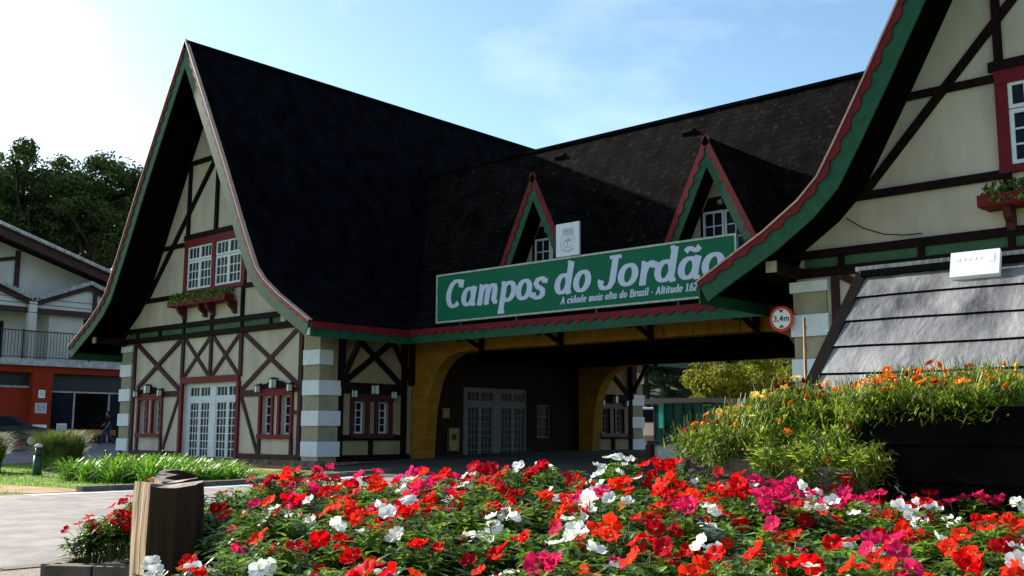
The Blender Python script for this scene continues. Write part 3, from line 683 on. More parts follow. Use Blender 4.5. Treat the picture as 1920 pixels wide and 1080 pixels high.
# ------------------------------------------------------------------ lettering (own slab-italic stroke alphabet)
def arc(cx, cy, rx, ry, a0, a1, n=14): return [(cx+rx*math.cos(R(a0+(a1-a0)*i/n)), cy+ry*math.sin(R(a0+(a1-a0)*i/n))) for i in range(n+1)]
G = {
 'o': (.98, [arc(.47, .5, .34, .41, 0, 360, 24)]),
 'C': (1.22, [arc(.66, .7, .46, .62, 48, 312, 26), [(1.0, 1.36), (1.0, .98)]]),
 'a': (1.02, [arc(.42, .48, .32, .39, 15, 345, 22), [(.78, .95), (.74, .5), (.74, .25), (.80, .07), (.98, .10)]]),
 'm': (1.50, [[(.06, .93), (.25, .93)], [(.25, .95), (.25, .0)], [(.12, .05), (.38, .05)], [(.27, .6), (.34, .8), (.5, .9), (.64, .86), (.70, .68), (.70, .0)], [(.58, .05), (.84, .05)], [(.72, .6), (.79, .8), (.95, .9), (1.10, .86), (1.16, .68), (1.16, .2), (1.24, .06), (1.42, .09)]]),
 'p': (1.08, [[(.04, .93), (.25, .93)], [(.25, .95), (.25, -.48)], [(.06, -.45), (.50, -.45)], [(.25, .7), (.38, .87), (.56, .91)]+arc(.56, .5, .36, .41, 80, -90, 12)+[(.38, .13), (.25, .25)]]),
 's': (.86, [[(.72, .92), (.72, .70)], [(.70, .76), (.60, .90), (.44, .93), (.26, .86), (.20, .70), (.30, .57), (.52, .47), (.68, .36), (.70, .20), (.60, .08), (.42, .04), (.22, .10), (.12, .24)], [(.11, .32), (.11, .06)]]),
 'd': (1.08, [arc(.42, .48, .32, .39, 15, 345, 22), [(.54, 1.42), (.74, 1.42)], [(.75, 1.45), (.75, .25), (.80, .07), (.98, .10)]]),
 'J': (.98, [[(.40, 1.35), (.98, 1.35)], [(.70, 1.36), (.70, .30), (.60, .08), (.40, .02), (.20, .08), (.10, .26)], [(.10, .22), (.13, .40)]]),
 'r': (.80, [[(.06, .93), (.25, .93)], [(.25, .95), (.25, .0)], [(.10, .05), (.42, .05)], [(.27, .55), (.36, .78), (.52, .90), (.70, .90)], [(.70, .93), (.70, .66)]]),
 'i': (.52, [[(.06, .93), (.25, .93)], [(.25, .95), (.25, .2), (.32, .05), (.48, .08)], [(.25, 1.18), (.25, 1.36)]]),
 'c': (.88, [arc(.46, .48, .34, .41, 50, 315, 18), [(.70, .90), (.70, .66)]]),
 'e': (.92, [[(.14, .5), (.78, .5)], arc(.46, .49, .33, .41, 0, 318, 20)]),
 'l': (.52, [[(.06, 1.42), (.25, 1.42)], [(.25, 1.45), (.25, .2), (.32, .05), (.48, .08)]]),
 't': (.66, [[(.04, .90), (.58, .90)], [(.27, 1.22), (.27, .22), (.36, .05), (.56, .08)]]),
 'u': (1.06, [[(.04, .93), (.22, .93)], [(.22, .95), (.22, .3), (.30, .1), (.46, .04), (.64, .12), (.72, .25)], [(.74, .95), (.74, .2), (.82, .06), (.98, .09)]]),
 'B': (1.14, [[(.06, 1.34), (.25, 1.34)], [(.25, 1.38), (.25, 0)], [(.06, .04), (.25, .04)], [(.25, 1.34), (.6, 1.34)]+arc(.62, 1.03, .26, .31, 80, -80, 8)+[(.25, .72)], [(.25, .72), (.64, .72)]+arc(.66, .38, .32, .34, 80, -80, 8)+[(.25, .04)]]),
 'A': (1.24, [[(.12, .0), (.60, 1.4)], [(.56, 1.4), (1.02, .0)], [(.32, .46), (.86, .46)], [(.0, .04), (.28, .04)], [(.86, .04), (1.18, .04)]]),
 '1': (.66, [[(.16, 1.15), (.36, 1.36)], [(.37, 1.4), (.37, .0)], [(.16, .04), (.58, .04)]]),
 '6': (.92, [arc(.46, .42, .32, .38, 0, 360, 20), [(.14, .45), (.18, .9), (.38, 1.25), (.66, 1.36)]]),
 '2': (.92, [[(.14, 1.05), (.24, 1.28), (.46, 1.36), (.68, 1.26), (.74, 1.0), (.60, .68), (.14, .06)], [(.12, .06), (.78, .06)]]),
 '8': (.92, [arc(.46, .36, .31, .33, 0, 360, 20), arc(.46, 1.02, .27, .31, 0, 360, 20)]),
 '-': (.56, [[(.12, .5), (.46, .5)]]), '.': (.34, [[(.16, 0), (.16, .18)]]), ' ': (.62, []),
}
G['ã'] = (G['a'][0], G['a'][1]+[[(.18, 1.16), (.28, 1.28), (.42, 1.27), (.56, 1.19), (.68, 1.19), (.78, 1.32)]])
def text_strokes(mb, s, x0, z0, xh, width, thick, thin, y, slant=.2):
    adv = sum(G[c][0] for c in s); sx = width/adv; x = 0; k = 0
    for c in s:
        for st in G[c][1]:
            pts = [Vector(((x+px)*sx+slant*pz*xh, pz*xh)) for px, pz in st]; n = len(pts); closed = (pts[0]-pts[-1]).length < 1e-5
            L_ = []; Rr = []
            for i, p in enumerate(pts):
                a = pts[i-1] if i else (pts[-2] if closed else p); b = pts[i+1] if i < n-1 else (pts[1] if closed else p)
                d = (b-a).normalized(); nn = Vector((-d.y, d.x)); wd = (thin+(thick-thin)*abs(d.y)**1.3)*xh/2
                L_.append(p+nn*wd); Rr.append(p-nn*wd)
            k += 1; yy = y-.0016*(k % 5)
            for i in range(n-1):
                q = [L_[i], L_[i+1], Rr[i+1], Rr[i]]
                mb.add([(x0+v.x, yy-.0003*(i % 2), z0+v.y) for v in q], [(0, 1, 2, 3)])
        x += G[c][0]
# ------------------------------------------------------------------ big green name sign
SY = 20.90; sx0, sx1, sz0, sz1 = -21.90, -11.86, 4.68, 6.04
sg = empty('name_sign', (0, 0, 0), 'long green name sign with white italic lettering above the gate eave', 'sign')
mb = MB(); mb.box(sx0, sx1, SY, SY+.08, sz0, sz1); mb.build('panel', M['sign_green'], sg)
mb = MB(); a = .05
mb.box(sx0-a, sx0, SY-.02, SY+.1, sz0-a, sz1+a); mb.box(sx1, sx1+a, SY-.02, SY+.1, sz0-a, sz1+a); mb.box(sx0, sx1, SY-.018, SY+.1, sz1, sz1+a); mb.box(sx0, sx1, SY-.018, SY+.1, sz0-a, sz0)
mb.build('edge_frame', M['sign_edge'], sg)
for wd_, x_, z_, w__ in (('Campos', -21.62, 5.05, 3.92), ('do', -17.36, 5.09, 1.20), ('Jordão', -15.90, 5.11, 3.72)):
    mb = MB(); text_strokes(mb, wd_, x_, z_, .595, w__, .34, .16, SY-.006); mb.build('name_word', M['sign_white'], sg)
xw = -17.14
for wd_ in 'A cidade mais alta do Brasil - Altitude 1.628m'.split():
    w__ = sum(G[c][0] for c in wd_)*.1165
    mb = MB(); text_strokes(mb, wd_, xw, 4.83, .135, w__, .32, .19, SY-.006); mb.build('small_word', M['sign_white'], sg); xw += w__+.08
mb = MB()
for x in (-21, -18.8, -16, -13.5, -12.2): mb.beam((x, SY+.08, 5.9), (x, 22.0, 5.4), .05, .05); mb.beam((x, SY+.1, 4.5), (x, SY+.1, 6.0), .06, .06)
mb.build('support_strut', M['dark_metal'], sg)
# coat of arms board
ca = empty('coat_of_arms_board', (0, 0, 0), 'white upright board with a grey town crest standing on the green sign', 'sign')
cx0, cx1, cz0, cz1 = -17.27, -16.48, 6.11, 7.01
mb = MB(); mb.box(cx0, cx1, SY-.03, SY+.03, cz0, cz1); mb.build('board', M['board_white'], ca)
mb = MB(); mx_ = (cx0+cx1)/2+.01; yy = SY-.032
def flat(pts, k=0): mb.add([(mx_+px, yy-.001*k, 6.56+pz) for px, pz in pts], [tuple(range(len(pts)))])
for i in range(5):       # mural crown
    x = -.17+i*.075; flat([(x, .16), (x+.052, .16), (x+.058, .30), (x+.04, .30), (x+.04, .27), (x+.02, .27), (x+.02, .30), (x-.006, .30)])
flat([(-.17, .135), (.185, .135), (.185, .155), (-.17, .155)])
sh = [(-.15, .11), (.16, .11), (.16, -.08)]+[(.155*math.cos(R(a))+.005, -.08+.16*math.sin(R(a))) for a in range(0, -181, -15)]
outl = [Vector(p) for p in sh]; c0 = Vector((0, -.02))
for i in range(len(outl)):
    a, b = outl[i], outl[(i+1) % len(outl)]; flat([a, b, c0+(b-c0)*.9, c0+(a-c0)*.9], 0)
flat([(-.12, -.02), (.13, -.02), (.13, -.045), (-.12, -.045)], 1); flat([(-.01, .09), (.01, .09), (.01, -.2), (-.01, -.2)], 2)
flat([(-.1, -.06), (-.04, .03), (0, -.03), (.05, .05), (.11, -.06)], 3)
for s in (-1, 1):        # laurel sprays
    for i in range(9):
        a = R(-80+i*17); q = Vector((s*.25*math.cos(a), -.06+.25*math.sin(a))); t = Vector((-s*math.sin(a), math.cos(a)))
        n_ = Vector((t.y, -t.x)); flat([q-t*.02, q+n_*.018, q+t*.035, q-n_*.018], 4)
for i in range(8):
    a = R(-130+i*10); b = R(-130+(i+.8)*10); flat([(.30*math.cos(a), .30*math.sin(a)-.02), (.30*math.cos(b), .30*math.sin(b)-.02), (.325*math.cos(b), .325*math.sin(b)-.02), (.325*math.cos(a), .325*math.sin(a)-.02)], 5)
mb.build('crest_print', M['emblem'], ca)

# ------------------------------------------------------------------ 3,4m height limit sign
hs = empty('height_limit_sign', (0, 0, 0), 'round white traffic sign with red ring reading 3,4m beside the right pillar', 'traffic sign')
hc = Vector((-9.91, 19.30, 3.80)); rr_ = .265
def disc(mb, r0, r1, y0, y1, n=40):
    for i in range(n):
        a, b = 2*math.pi*i/n, 2*math.pi*(i+1)/n
        p = lambda r, t, y: (hc.x+r*math.cos(t), y, hc.z+r*math.sin(t))
        mb.hexa([p(r0, a, y0), p(r1, a, y0), p(r1, b, y0), p(r0, b, y0), p(r0, a, y1), p(r1, a, y1), p(r1, b, y1), p(r0, b, y1)])
mb = MB(); disc(mb, .208, rr_, hc.y-.012, hc.y+.012); mb.build('red_ring', M['sred'], hs)
mb = MB(); disc(mb, .001, .208, hc.y-.008, hc.y+.01); mb.build('face', M['swhite'], hs)
tcu = bpy.data.curves.new('digits', 'FONT'); tcu.body = '3,4m'; tcu.size = .17; tcu.space_character = 1.08; tcu.align_x = 'CENTER'; tcu.offset = .004
to = bpy.data.objects.new('digits', tcu); C.objects.link(to)
me = bpy.data.meshes.new_from_object(to.evaluated_get(bpy.context.evaluated_depsgraph_get())); bpy.data.objects.remove(to)
o = bpy.data.objects.new('digits', me); C.objects.link(o); me.materials.clear(); me.materials.append(M['black']); o.parent = hs
o.location = (hc.x, hc.y-.0125, hc.z-.052); o.rotation_euler = (R(90), 0, 0)
mb = MB()
for s in (1, -1): mb.add([(hc.x-.062, hc.y-.0125, hc.z+s*.185), (hc.x+.062, hc.y-.0125, hc.z+s*.185), (hc.x, hc.y-.0125, hc.z+s*.12)], [(0, 1, 2)])
mb.build('limit_arrows', M['black'], hs)
mb = MB(); mb.beam(hc+Vector((.0, .06, -.1)), (-9.6, 19.7, 3.02), .05, .09); mb.beam(hc+Vector((0, .03, -.2)), hc+Vector((0, .03, .2)), .04, .03); mb.build('bracket_arm', M['rust'], hs)

# ------------------------------------------------------------------ bamboo cane and handrail by the right pillar
def S(s, d, z=0): return RH*s+FH*d+Vector((0, 0, z))
mb = MB(); p0 = Vector((-6.42, 13.1, .2)); mb.tube([p0, p0+Vector((.02, 0, 1.4)), p0+Vector((.05, -.03, 2.85))], [.026, .024, .02], 8)
for k in range(9): z = .3+k*.3; mb.tube([p0+Vector((.005*k, 0, z)), p0+Vector((.005*k, 0, z+.02))], .029, 8)
tag(mb.build('bamboo_cane', M['bamboo'], smooth=True), 'upright yellow bamboo cane in front of the white and cream pillar', 'cane')
hr = empty('handrail', (-6.2, 13.1, .2), 'thin black metal handrail behind the plank roof', 'handrail')
mb = MB(); q0 = Vector((.1, .1, 2.62)); q1 = Vector((1.6, .5, 2.42)); mb.tube([q0, q1], .022, 8); mb.build('rail', M['dark_metal'], hr)
for t in (0.02, .35, .7, .98):
    mb = MB(); p = q0+(q1-q0)*t; mb.tube([Vector((p.x, p.y, 0)), p], .018, 6); mb.build('post', M['dark_metal'], hr)

# ------------------------------------------------------------------ plank-roofed kiosk
kx0, kx1, kyr, kzr, sl = -3.23, 1.6, 7.74, 2.72, .935
ki = empty('plank_roof_kiosk', (-.8, 7.7, .9), 'low kiosk with a roof of wide grey weathered planks behind the flower planter', 'kiosk')
ki.location = (0, 0, 0)
pw = .30; nrm = Vector((0, -sl, 1)).normalized()*1; dn = Vector((0, -1, -sl)).normalized()
nrm = Vector((0, -sl, 1)); nrm = Vector((0, -.683, .730))
for k in range(5):
    mb = MB()
    a = Vector((0, kyr, kzr))+dn*(pw*k)
    nx = 40
    r_ = random.Random(k)
    vs = []; 
    for i in range(nx+1):
        x = kx0+(kx1-kx0)*i/nx
        wob = .006*math.sin(x*3+k)+.004*r_.random()
        lo_ = a+dn*(pw+.010+wob)+nrm*.018; hi_ = a+nrm*.003
        vs += [(x, hi_.y, hi_.z), (x, lo_.y, lo_.z), (x, lo_.y+.004, lo_.z-.020), ]
    fs = []; mis = []
    for i in range(nx):
        b0 = 3*i; fs += [(b0, b0+1, b0+4, b0+3), (b0+1, b0+2, b0+5, b0+4)]; mis += [0, 1]
    mb.add(vs, fs); mb.mi = mis
    mb.build('roof_plank', [M['plank'], M['plank_dark']], ki)
mb = MB(); b0 = Vector((0, kyr, kzr)); e0 = b0+dn*(pw*5)
mb.prism([(kyr, kzr-.02), (e0.y, e0.z-.02), (e0.y, e0.z-.05), (kyr, kzr-.06), (2*kyr-e0.y, e0.z-.05), (2*kyr-e0.y, e0.z-.02)], lambda p, h: (h, p[0], p[1]), kx0+.01, kx1-.01); mb.build('roof_deck', M['plank_dark'], ki)
mb = MB(); mb.beam(Vector((kx0-.04, kyr, kzr))-nrm*.05, Vector((kx0-.04, e0.y, e0.z))+dn*.2-nrm*.05, .09, .14, up=nrm); mb.build('rake_plank', M['plank_dark'], ki)
mb = MB(); mb.beam((kx0-.08, kyr+.03, kzr+.045), (kx1, kyr+.03, kzr+.045), .13, .035); mb.build('ridge_board', M['plank'], ki)
mb = MB(); mb.beam((kx0-.02, kyr-.05, kzr+.0), (kx1, kyr-.05, kzr+.0), .05, .05); mb.build('ridge_batten', M['plank_dark'], ki)
mb = MB(); mb.box(kx0+.55, kx1-.1, 6.72, 8.6, .2, 1.66); mb.build('dark_plank_body', M['plank_dark'], ki)
mb = MB()
for k in range(14): x = kx0+.55+k*.3; mb.box(x+.01, x+.28, 6.70, 6.72, .4, 1.64)
mb.build('wall_boards', M['plank_dark'], ki)
for x in (kx0+.4, -1.0, kx1-.2):
    mb = MB(); mb.box(x-.06, x+.06, 6.52, 6.64, .3, 1.58); mb.build('post', M['plank_dark'], ki)
nb = empty('notice_plate', (0, 0, 0), 'bright white plate with faint red print on the ridge of the plank roof', 'sign')
mb = MB(); zc_ = kzr+.04; a_ = Vector((-2.53, kyr-.10, zc_-.13)); 
pl_ = [Vector((-2.54, kyr-.13, kzr-.155)), Vector((-2.20, kyr-.13, kzr-.155)), Vector((-2.20, kyr-.07, kzr+.03)), Vector((-2.54, kyr-.07, kzr+.03))]
nn = Vector((0, -.12, .07)); mb.hexa([p+nn*.2 for p in pl_]+[p+nn*.2+Vector((0, -.035, .03)) for p in pl_]); mb.build('plate', M['notice'], nb)
mb = MB(); n2 = nn*.2+Vector((0, -.036, .031)); f_ = lambda u, v: pl_[0]+(pl_[1]-pl_[0])*u+(pl_[3]-pl_[0])*v+n2
mb.quad(f_(.78, .5), f_(.9, .5), f_(.9, .82), f_(.78, .82)); 
for i in range(5): mb.quad(f_(.12+.11*i, .62), f_(.2+.11*i, .62), f_(.2+.11*i, .74), f_(.12+.11*i, .74))
M['faded_red'] = mat('faded_red_print', (.84, .78, .76), .7, .2, .05)
mb.build('faded_print', M['faded_red'], nb)

# ------------------------------------------------------------------ plants
def leaf(mb, base, d, n, ln, wd, droop=.3, mi=0, seg=2):
    """lanceolate leaf folded a little along the midrib"""
    d = d.normalized(); s = d.cross(n).normalized(); n = s.cross(d)
    p0 = base; p1 = base+d*ln*.45; p2 = base+d*ln-n*ln*droop
    f = n*wd*.18
    mb.add([p0, p1-s*wd/2+f, p1, p1+s*wd/2+f, p2, base+d*ln*.78-s*wd*.30-n*ln*droop*.45, base+d*ln*.78+s*wd*.30-n*ln*droop*.45, base+d*ln*.78-n*ln*droop*.5-f*.3],
           [(0, 1, 2), (0, 2, 3), (1, 5, 7, 2), (2, 7, 6, 3), (5, 4, 7), (7, 4, 6)], mi)
def rv(r_, z0=-1, z1=1):
    a = r_.uniform(0, 2*math.pi); z = r_.uniform(z0, z1); q = math.sqrt(max(0, 1-z*z)); return Vector((q*math.cos(a), q*math.sin(a), z))
def impatiens_foliage(seed):
    r_ = random.Random(seed); mb = MB()
    for k in range(20):
        a = r_.uniform(0, 2*math.pi); rad = .16*math.sqrt(r_.random()); h = .24*(1-(rad/.26)**2)*r_.uniform(.7, 1.08)
        top = Vector((rad*math.cos(a), rad*math.sin(a), h)); base = Vector((top.x*.4, top.y*.4, -.03))
        mb.tube([base, (base+top)/2+Vector((0, 0, .02)), top], [.005, .004, .003], 4, 1, False)
        for t, nl, sc in ((1, 5, .8), (.86, 5, 1.1), (.62, 4, 1.1)):
            p = base+(top-base)*t; a0 = r_.uniform(0, 6.3)
            for i in range(nl):
                b = a0+2*math.pi*i/nl+r_.uniform(-.3, .3); el = r_.uniform(-.1, .75) if t == 1 else r_.uniform(-.35, .5)
                d = Vector((math.cos(b)*math.cos(el), math.sin(b)*math.cos(el), math.sin(el)))
                ln = r_.uniform(.052, .085)*sc; leaf(mb, p, d, Vector((0, 0, 1)), ln*1.1, ln*.42, r_.uniform(.05, .35))
    me_ = mb.build('foliage', [M['leaf'], M['stem']]); me = me_.data; bpy.data.objects.remove(me_); return me
def bloom_mesh(mt, seed):
    r_ = random.Random(seed); mb = MB(); n = 5
    for k in range(n):
        a = 2*math.pi*k/n+r_.uniform(-.12, .12); rl = .034*r_.uniform(.9, 1.12); c = r_.uniform(.15, .6)
        rows = []
        for t, wd in ((.1, .25), (.45, .78), (.8, 1.0), (1.05, .62)):
            q = []
            for u in (-1, -.5, 0, .5, 1):
                rr2 = rl*t*(1-.10*abs(u) - (.10 if (t > 1 and u == 0) else 0)); an = a+u*wd*.80*(1 if t > .3 else .6)
                z = c*.010*t+.010*t*t*r_.uniform(.2, 1.2)-.006*t*abs(u)
                q.append(Vector((rr2*math.cos(an), rr2*math.sin(an), z+.0012*k)))
            rows.append(q)
        vs = [v for q in rows for v in q]; mb.add(vs, [(i*5+j, i*5+j+1, (i+1)*5+j+1, (i+1)*5+j) for i in range(3) for j in range(4)], 0)
    mb.tube([(0, 0, 0), (0, 0, .006)], [.003, .0015], 5, 1)
    mb.tube([(0, 0, .0), (0, .004, -.03), (.004, 0, -.06)], [.002, .0015, .0015], 4, 2, False)
    o = mb.build('bloom', [mt, M['f_eye'], M['stem']], smooth=True); me = o.data; bpy.data.objects.remove(o); return me
FOL = [impatiens_foliage(i) for i in range(7)]
BL = {k: [bloom_mesh(M[k], i*7+len(k)) for i in range(4)] for k in ('f_red', 'f_orange', 'f_white', 'f_pink', 'f_crimson')}
def bed_top(s, d):
    pts = [(-2.2, 1.17), (-1.3, 1.205), (-.5, 1.245), (.2, 1.275), (.8, 1.285), (1.27, 1.21), (1.6, 1.19), (1.9, 1.16), (2.3, 1.13), (3.4, 1.08)]
    zc = pts[0][1]
    for (a, b), (c, e) in zip(pts[:-1], pts[1:]):
        if a <= s <= c: zc = b+(e-b)*(s-a)/(c-a)
    if s > 3.4: zc = 1.08
    t = (d-2.8)/2.7
    return 1.05+(zc-1.05)*min(max(t, -.4), 1)-max(0, d-5.7)*.5
def soil():
    mb = MB(); vs = []; nx, ny = 40, 40
    for j in range(ny+1):
        for i in range(nx+1):
            d = .9+6.2*j/ny; sl_ = -.95-(max(d, 1.5)-2.8)*.25
            if d > 4.3: sl_ = max(sl_, -1.36-.25*ss((d-4.6)/.4))
            s = sl_+(4.6-sl_)*i/nx; p = S(s, d); z = bed_top(s, d)-.21
            if d < 1.8 : z = min(z, .25+(d-.9)*.6)
            vs.append((p.x, p.y, z))
    mb.add(vs, [(j*(nx+1)+i, j*(nx+1)+i+1, (j+1)*(nx+1)+i+1, (j+1)*(nx+1)+i) for j in range(ny) for i in range(nx)])
    # skirts down to the ground
    n = nx+1
    ring = [i for i in range(n)]+[j*n+nx for j in range(1, ny+1)]+[ny*n+i for i in range(nx-1, -1, -1)]+[j*n for j in range(ny-1, 0, -1)]
    low = [(vs[i][0], vs[i][1], .1) for i in ring]; b = len(mb.v); mb.v += low
    for k in range(len(ring)): k2 = (k+1) % len(ring); mb.f.append((ring[k2], ring[k], b+k, b+k2)); mb.mi.append(0)
    mb.build('garden_bed', M['soil'], smooth=False)['kind'] = 'structure'
soil()
LAB = {'f_red': 'leafy plant with bright red blooms in the raised front bed', 'f_orange': 'leafy plant with orange-red blooms in the raised front bed', 'f_white': 'leafy plant with white blooms in the raised front bed',
       'f_pink': 'leafy plant with magenta pink blooms in the raised front bed', 'f_crimson': 'leafy plant with deep crimson blooms in the raised front bed'}
GRP = {'f_red': 'red-flowered bedding plants', 'f_orange': 'orange-red bedding plants', 'f_white': 'white-flowered bedding plants', 'f_pink': 'pink bedding plants', 'f_crimson': 'crimson bedding plants'}
r_ = random.Random(11)
def plant(p, key, nb, scale=1., lab=None, grp=None):
    rz_ = r_.uniform(0, 6.3)
    e = empty('impatiens_plant', p, lab or LAB[key], 'flowering plant', grp or GRP[key], rz=rz_); e.scale = (scale,)*3
    o = bpy.data.objects.new('foliage', r_.choice(FOL)); C.objects.link(o); o.parent = e
    # blooms grouped in loose clusters on the dome
    cl = [(r_.uniform(0, 6.3), r_.uniform(0, .15)) for _ in range(max(1, nb//3))]
    for k in range(nb):
        a, rad = r_.choice(cl); x = rad*math.cos(a)+r_.gauss(0, .045); y = rad*math.sin(a)+r_.gauss(0, .045); q = math.hypot(x, y)
        z = .255*(1-(q/.30)**2)+r_.uniform(.0, .045)
        b = bpy.data.objects.new('bloom', r_.choice(BL[key])); C.objects.link(b); b.parent = e
        b.location = (x, y, z); n_ = Vector((x*3.5, y*3.5, 1))+Vector((r_.gauss(0, .55), r_.gauss(0, .55), 0))+Matrix.Rotation(-rz_, 3, 'Z') @ Vector((.1, -.45, 0))
        # the blooms lean to the open side of the bed
        b.rotation_euler = n_.to_track_quat('Z', 'Y').to_euler(); sc = r_.uniform(.72, 1.15); b.scale = (sc, sc, sc)
    return e
import mathutils
step = .205; cnt = 0
d = 2.45
row = 0
while d < 5.75:
    sl_ = -.98-(d-2.8)*.25
    if d > 4.2: sl_ = max(sl_, -1.22 if d < 4.72 else -1.60)
    s = max(sl_, -.56*d-.15)+(step/2 if row % 2 else 0)
    while s < min(.56*d+.25, 3.6):
        ss_ = s+r_.uniform(-.05, .05); dd = d+r_.uniform(-.05, .05)
        nv = mathutils.noise.noise(Vector((ss_*1.1+5, dd*.8, 1.3)))
        nv2 = mathutils.noise.noise(Vector((ss_*1.4+15, dd*1.1, 7.3)))
        wts = {'f_red': 1.0+max(0, nv)*3, 'f_orange': .55+max(0, ss_-.3)*.35+max(0, nv2)*1.5, 'f_white': .75+max(0, -nv)*1.7, 'f_pink': .62+max(0, -nv2)*.8+(.15 if ss_ < -.2 else 0), 'f_crimson': .7}
        key = r_.choices(list(wts), list(wts.values()))[0]
        nb = r_.choice([2, 4, 6, 7, 9]) if dd > 4.2 else r_.choice([1, 2, 4, 5, 7])
        if key == 'f_white': nb = max(2, int(nb*.7))
        ppx = 960+1905*ss_/dd
        if (ppx < 425 and 3.55 < dd < 4.85) or ppx < 375: 
            if dd > 3.55: s += step; continue
        dz_ = -.07 if ppx < 470 else 0
        if ppx < 520 and dd > 3.9: nb = min(nb, r_.choice([0, 1, 2, 3]))
        plant(S(ss_, dd, dz_+bed_top(ss_, dd)-.235+r_.uniform(-.075, .03)), key, nb, r_.uniform(.88, 1.1)); cnt += 1
        s += step*(1.0)
    d += step*.87; row += 1
print('plants', cnt)
# small kerbed bed left of the logs
mb = MB(); cb = Vector((-7.75, 3.95, 0))
c2 = S(-2.50, 8.05)
sb = [S(-3.42, 7.75), S(-2.3, 7.6), S(-2.3, 8.7), S(-3.4, 8.75)]
mb.hexa([(p.x, p.y, .1) for p in sb]+[(p.x, p.y, .44) for p in sb]); tag(mb.build('small_garden_bed', M['soil']), kind='structure')
mb = MB()
for a, b, n in ((sb[0], sb[1], 3), (sb[1], sb[2], 3), (sb[2], sb[3], 3), (sb[3], sb[0], 3)):
    for i in range(n):
        p = a+(b-a)*((i+.02)/n); q = a+(b-a)*((i+.96)/n); mb.beam((p.x, p.y, .30), (q.x, q.y, .30), .15, .40)
tag(mb.build('stone_bed_edging', M['kerb']), 'low stone edging round the small flower bed left of the logs', 'edging')
for s, d, k in ((-3.26, 8.1, 'f_red'), (-3.05, 8.0, 'f_crimson'), (-2.95, 8.35, 'f_pink'), (-2.78, 8.05, 'f_pink'), (-3.1, 8.45, 'f_red'), (-2.65, 8.35, 'f_red'), (-2.72, 8.5, 'f_pink'), (-2.95, 8.12, 'f_red'), (-2.55, 8.0, 'f_crimson')):
    zz = .42
    plant(S(s, d, zz+.03+min(.28, max(0, (s+3.15)*.75))), k, 8, 1.25, 'leafy plant with %s blooms in the small kerbed bed left of the logs' % {'f_red': 'red', 'f_crimson': 'crimson', 'f_pink': 'pink'}[k], 'flowers in the small kerbed bed')

# palisade of logs
def wedge(k, n, rad):
    pts = [(-.98, .30), (-1.0, .06), (-.28, -.86), (-.12, -.90), (.45, -.78), (.96, -.45), (1.0, .1), (.7, .75), (.1, .98), (-.6, .82)]
    t = k/n*len(pts); i = int(t); f = t-i; a = pts[i]; b = pts[(i+1) % len(pts)]; j = 1+.03*math.sin(k*2.7)
    return (a[0]+(b[0]-a[0])*f)*rad*j, (a[1]+(b[1]-a[1])*f)*rad*j
r_ = random.Random(5)
for i, (s, d, z, rad) in enumerate(((-1.53, 4.62, 1.255, .155), (-1.60, 4.93, 1.258, .125), (-1.70, 5.22, 1.266, .10), (-1.80, 5.5, 1.272, .085))):
    mb = MB(); n = 30; vs = []; levels = [0, .25, .5, .75, .92, 1]
    c = S(s, d)
    prof = [rad*(1+.10*math.sin(3*a_*2*math.pi/n+i)+.05*r_.uniform(-1, 1)-(.16 if a_ % 7 == 3 else 0)) for a_ in range(n)]
    for li, t in enumerate(levels):
        for k in range(n):
            a = 2*math.pi*k/n; q = prof[k]*(1.04-.04*t)*(.96 if t == 1 else 1)
            lx, ly = wedge(k, n, rad); ww = (RH*lx+FH*ly)*(1.03-.03*t)*(.97 if t == 1 else 1)+RH*.004*math.sin(9*t+k)
            vs.append((ww.x, ww.y, t*(z-.3)+(.012*math.sin(a*2+i) if t == 1 else 0)))
    fs = [(l*n+k, l*n+(k+1) % n, (l+1)*n+(k+1) % n, (l+1)*n+k) for l in range(len(levels)-1) for k in range(n)]
    lab = ['nearest upright split log with a flat grey top at the bed corner', 'second log behind the nearest in the row edging the bed', 'third log back in the row edging the flower bed', 'farthest and thinnest log of the row edging the bed'][i]
    e = empty('log_post', (c.x, c.y, .3), lab, 'log', 'upright logs edging the flower bed')
    mb.add(vs, fs); mb.mi = [1 if (q_ % n) in (3, 4, 5) else 0 for q_ in range(len(fs))]; mb.build('trunk', [M['log'], M['split']], e)  # left-hand faces get the painted sunlit tone
    mb = MB(); top = vs[-n:]; cc = (0, 0, z-.3-.004)
    mb.v = [tuple(v) for v in top]+[cc]; mb.f = [(k, (k+1) % n, n) for k in range(n)]; mb.mi = [0]*n; mb.build('cut_end', M['logtop'], e)

# ------------------------------------------------------------------ trough with gazanias
tr = empty('flower_trough', (0, 0, 0), 'dark weathered wooden trough holding the orange and yellow daisies', 'planter')
tx0, tx1, ty0, ty1 = -3.44, -2.25, 5.22, 6.25
mb = MB()
for (a, b) in (((tx0+.1, ty0+.05), (tx1, ty0-.1)),):
    for k, (z0, z1, o_) in enumerate(((1.25, 1.365, 0), (1.12, 1.24, .03), (.99, 1.11, .06))):
        mb.hexa([(a[0], a[1]+o_, z0), (b[0], b[1]+o_, z0-.06), (b[0], b[1]+.06+o_, z0-.06), (a[0], a[1]+.06+o_, z0), (a[0], a[1]+o_-.02, z1), (b[0], b[1]+o_-.02, z1-.06), (b[0], b[1]+.05+o_, z1-.06), (a[0], a[1]+.05+o_, z1)])
mb.build('front_boards', M['trough'], tr)
mb = MB(); mb.hexa([(tx0+.16, ty0+.13, .9), (tx0+.2, ty0+.13, .9), (tx0+.2, ty1, .9), (tx0+.16, ty1, .9), (tx0+.05, ty0+.1, 1.36), (tx0+.09, ty0+.1, 1.36), (tx0+.09, ty1, 1.36), (tx0+.05, ty1, 1.36)]); mb.build('end_board', M['trough'], tr)
mb = MB(); mb.box(tx0+.2, tx1+.2, ty0+.16, ty1, .8, 1.26); mb.build('trough_soil', M['soil'], tr)
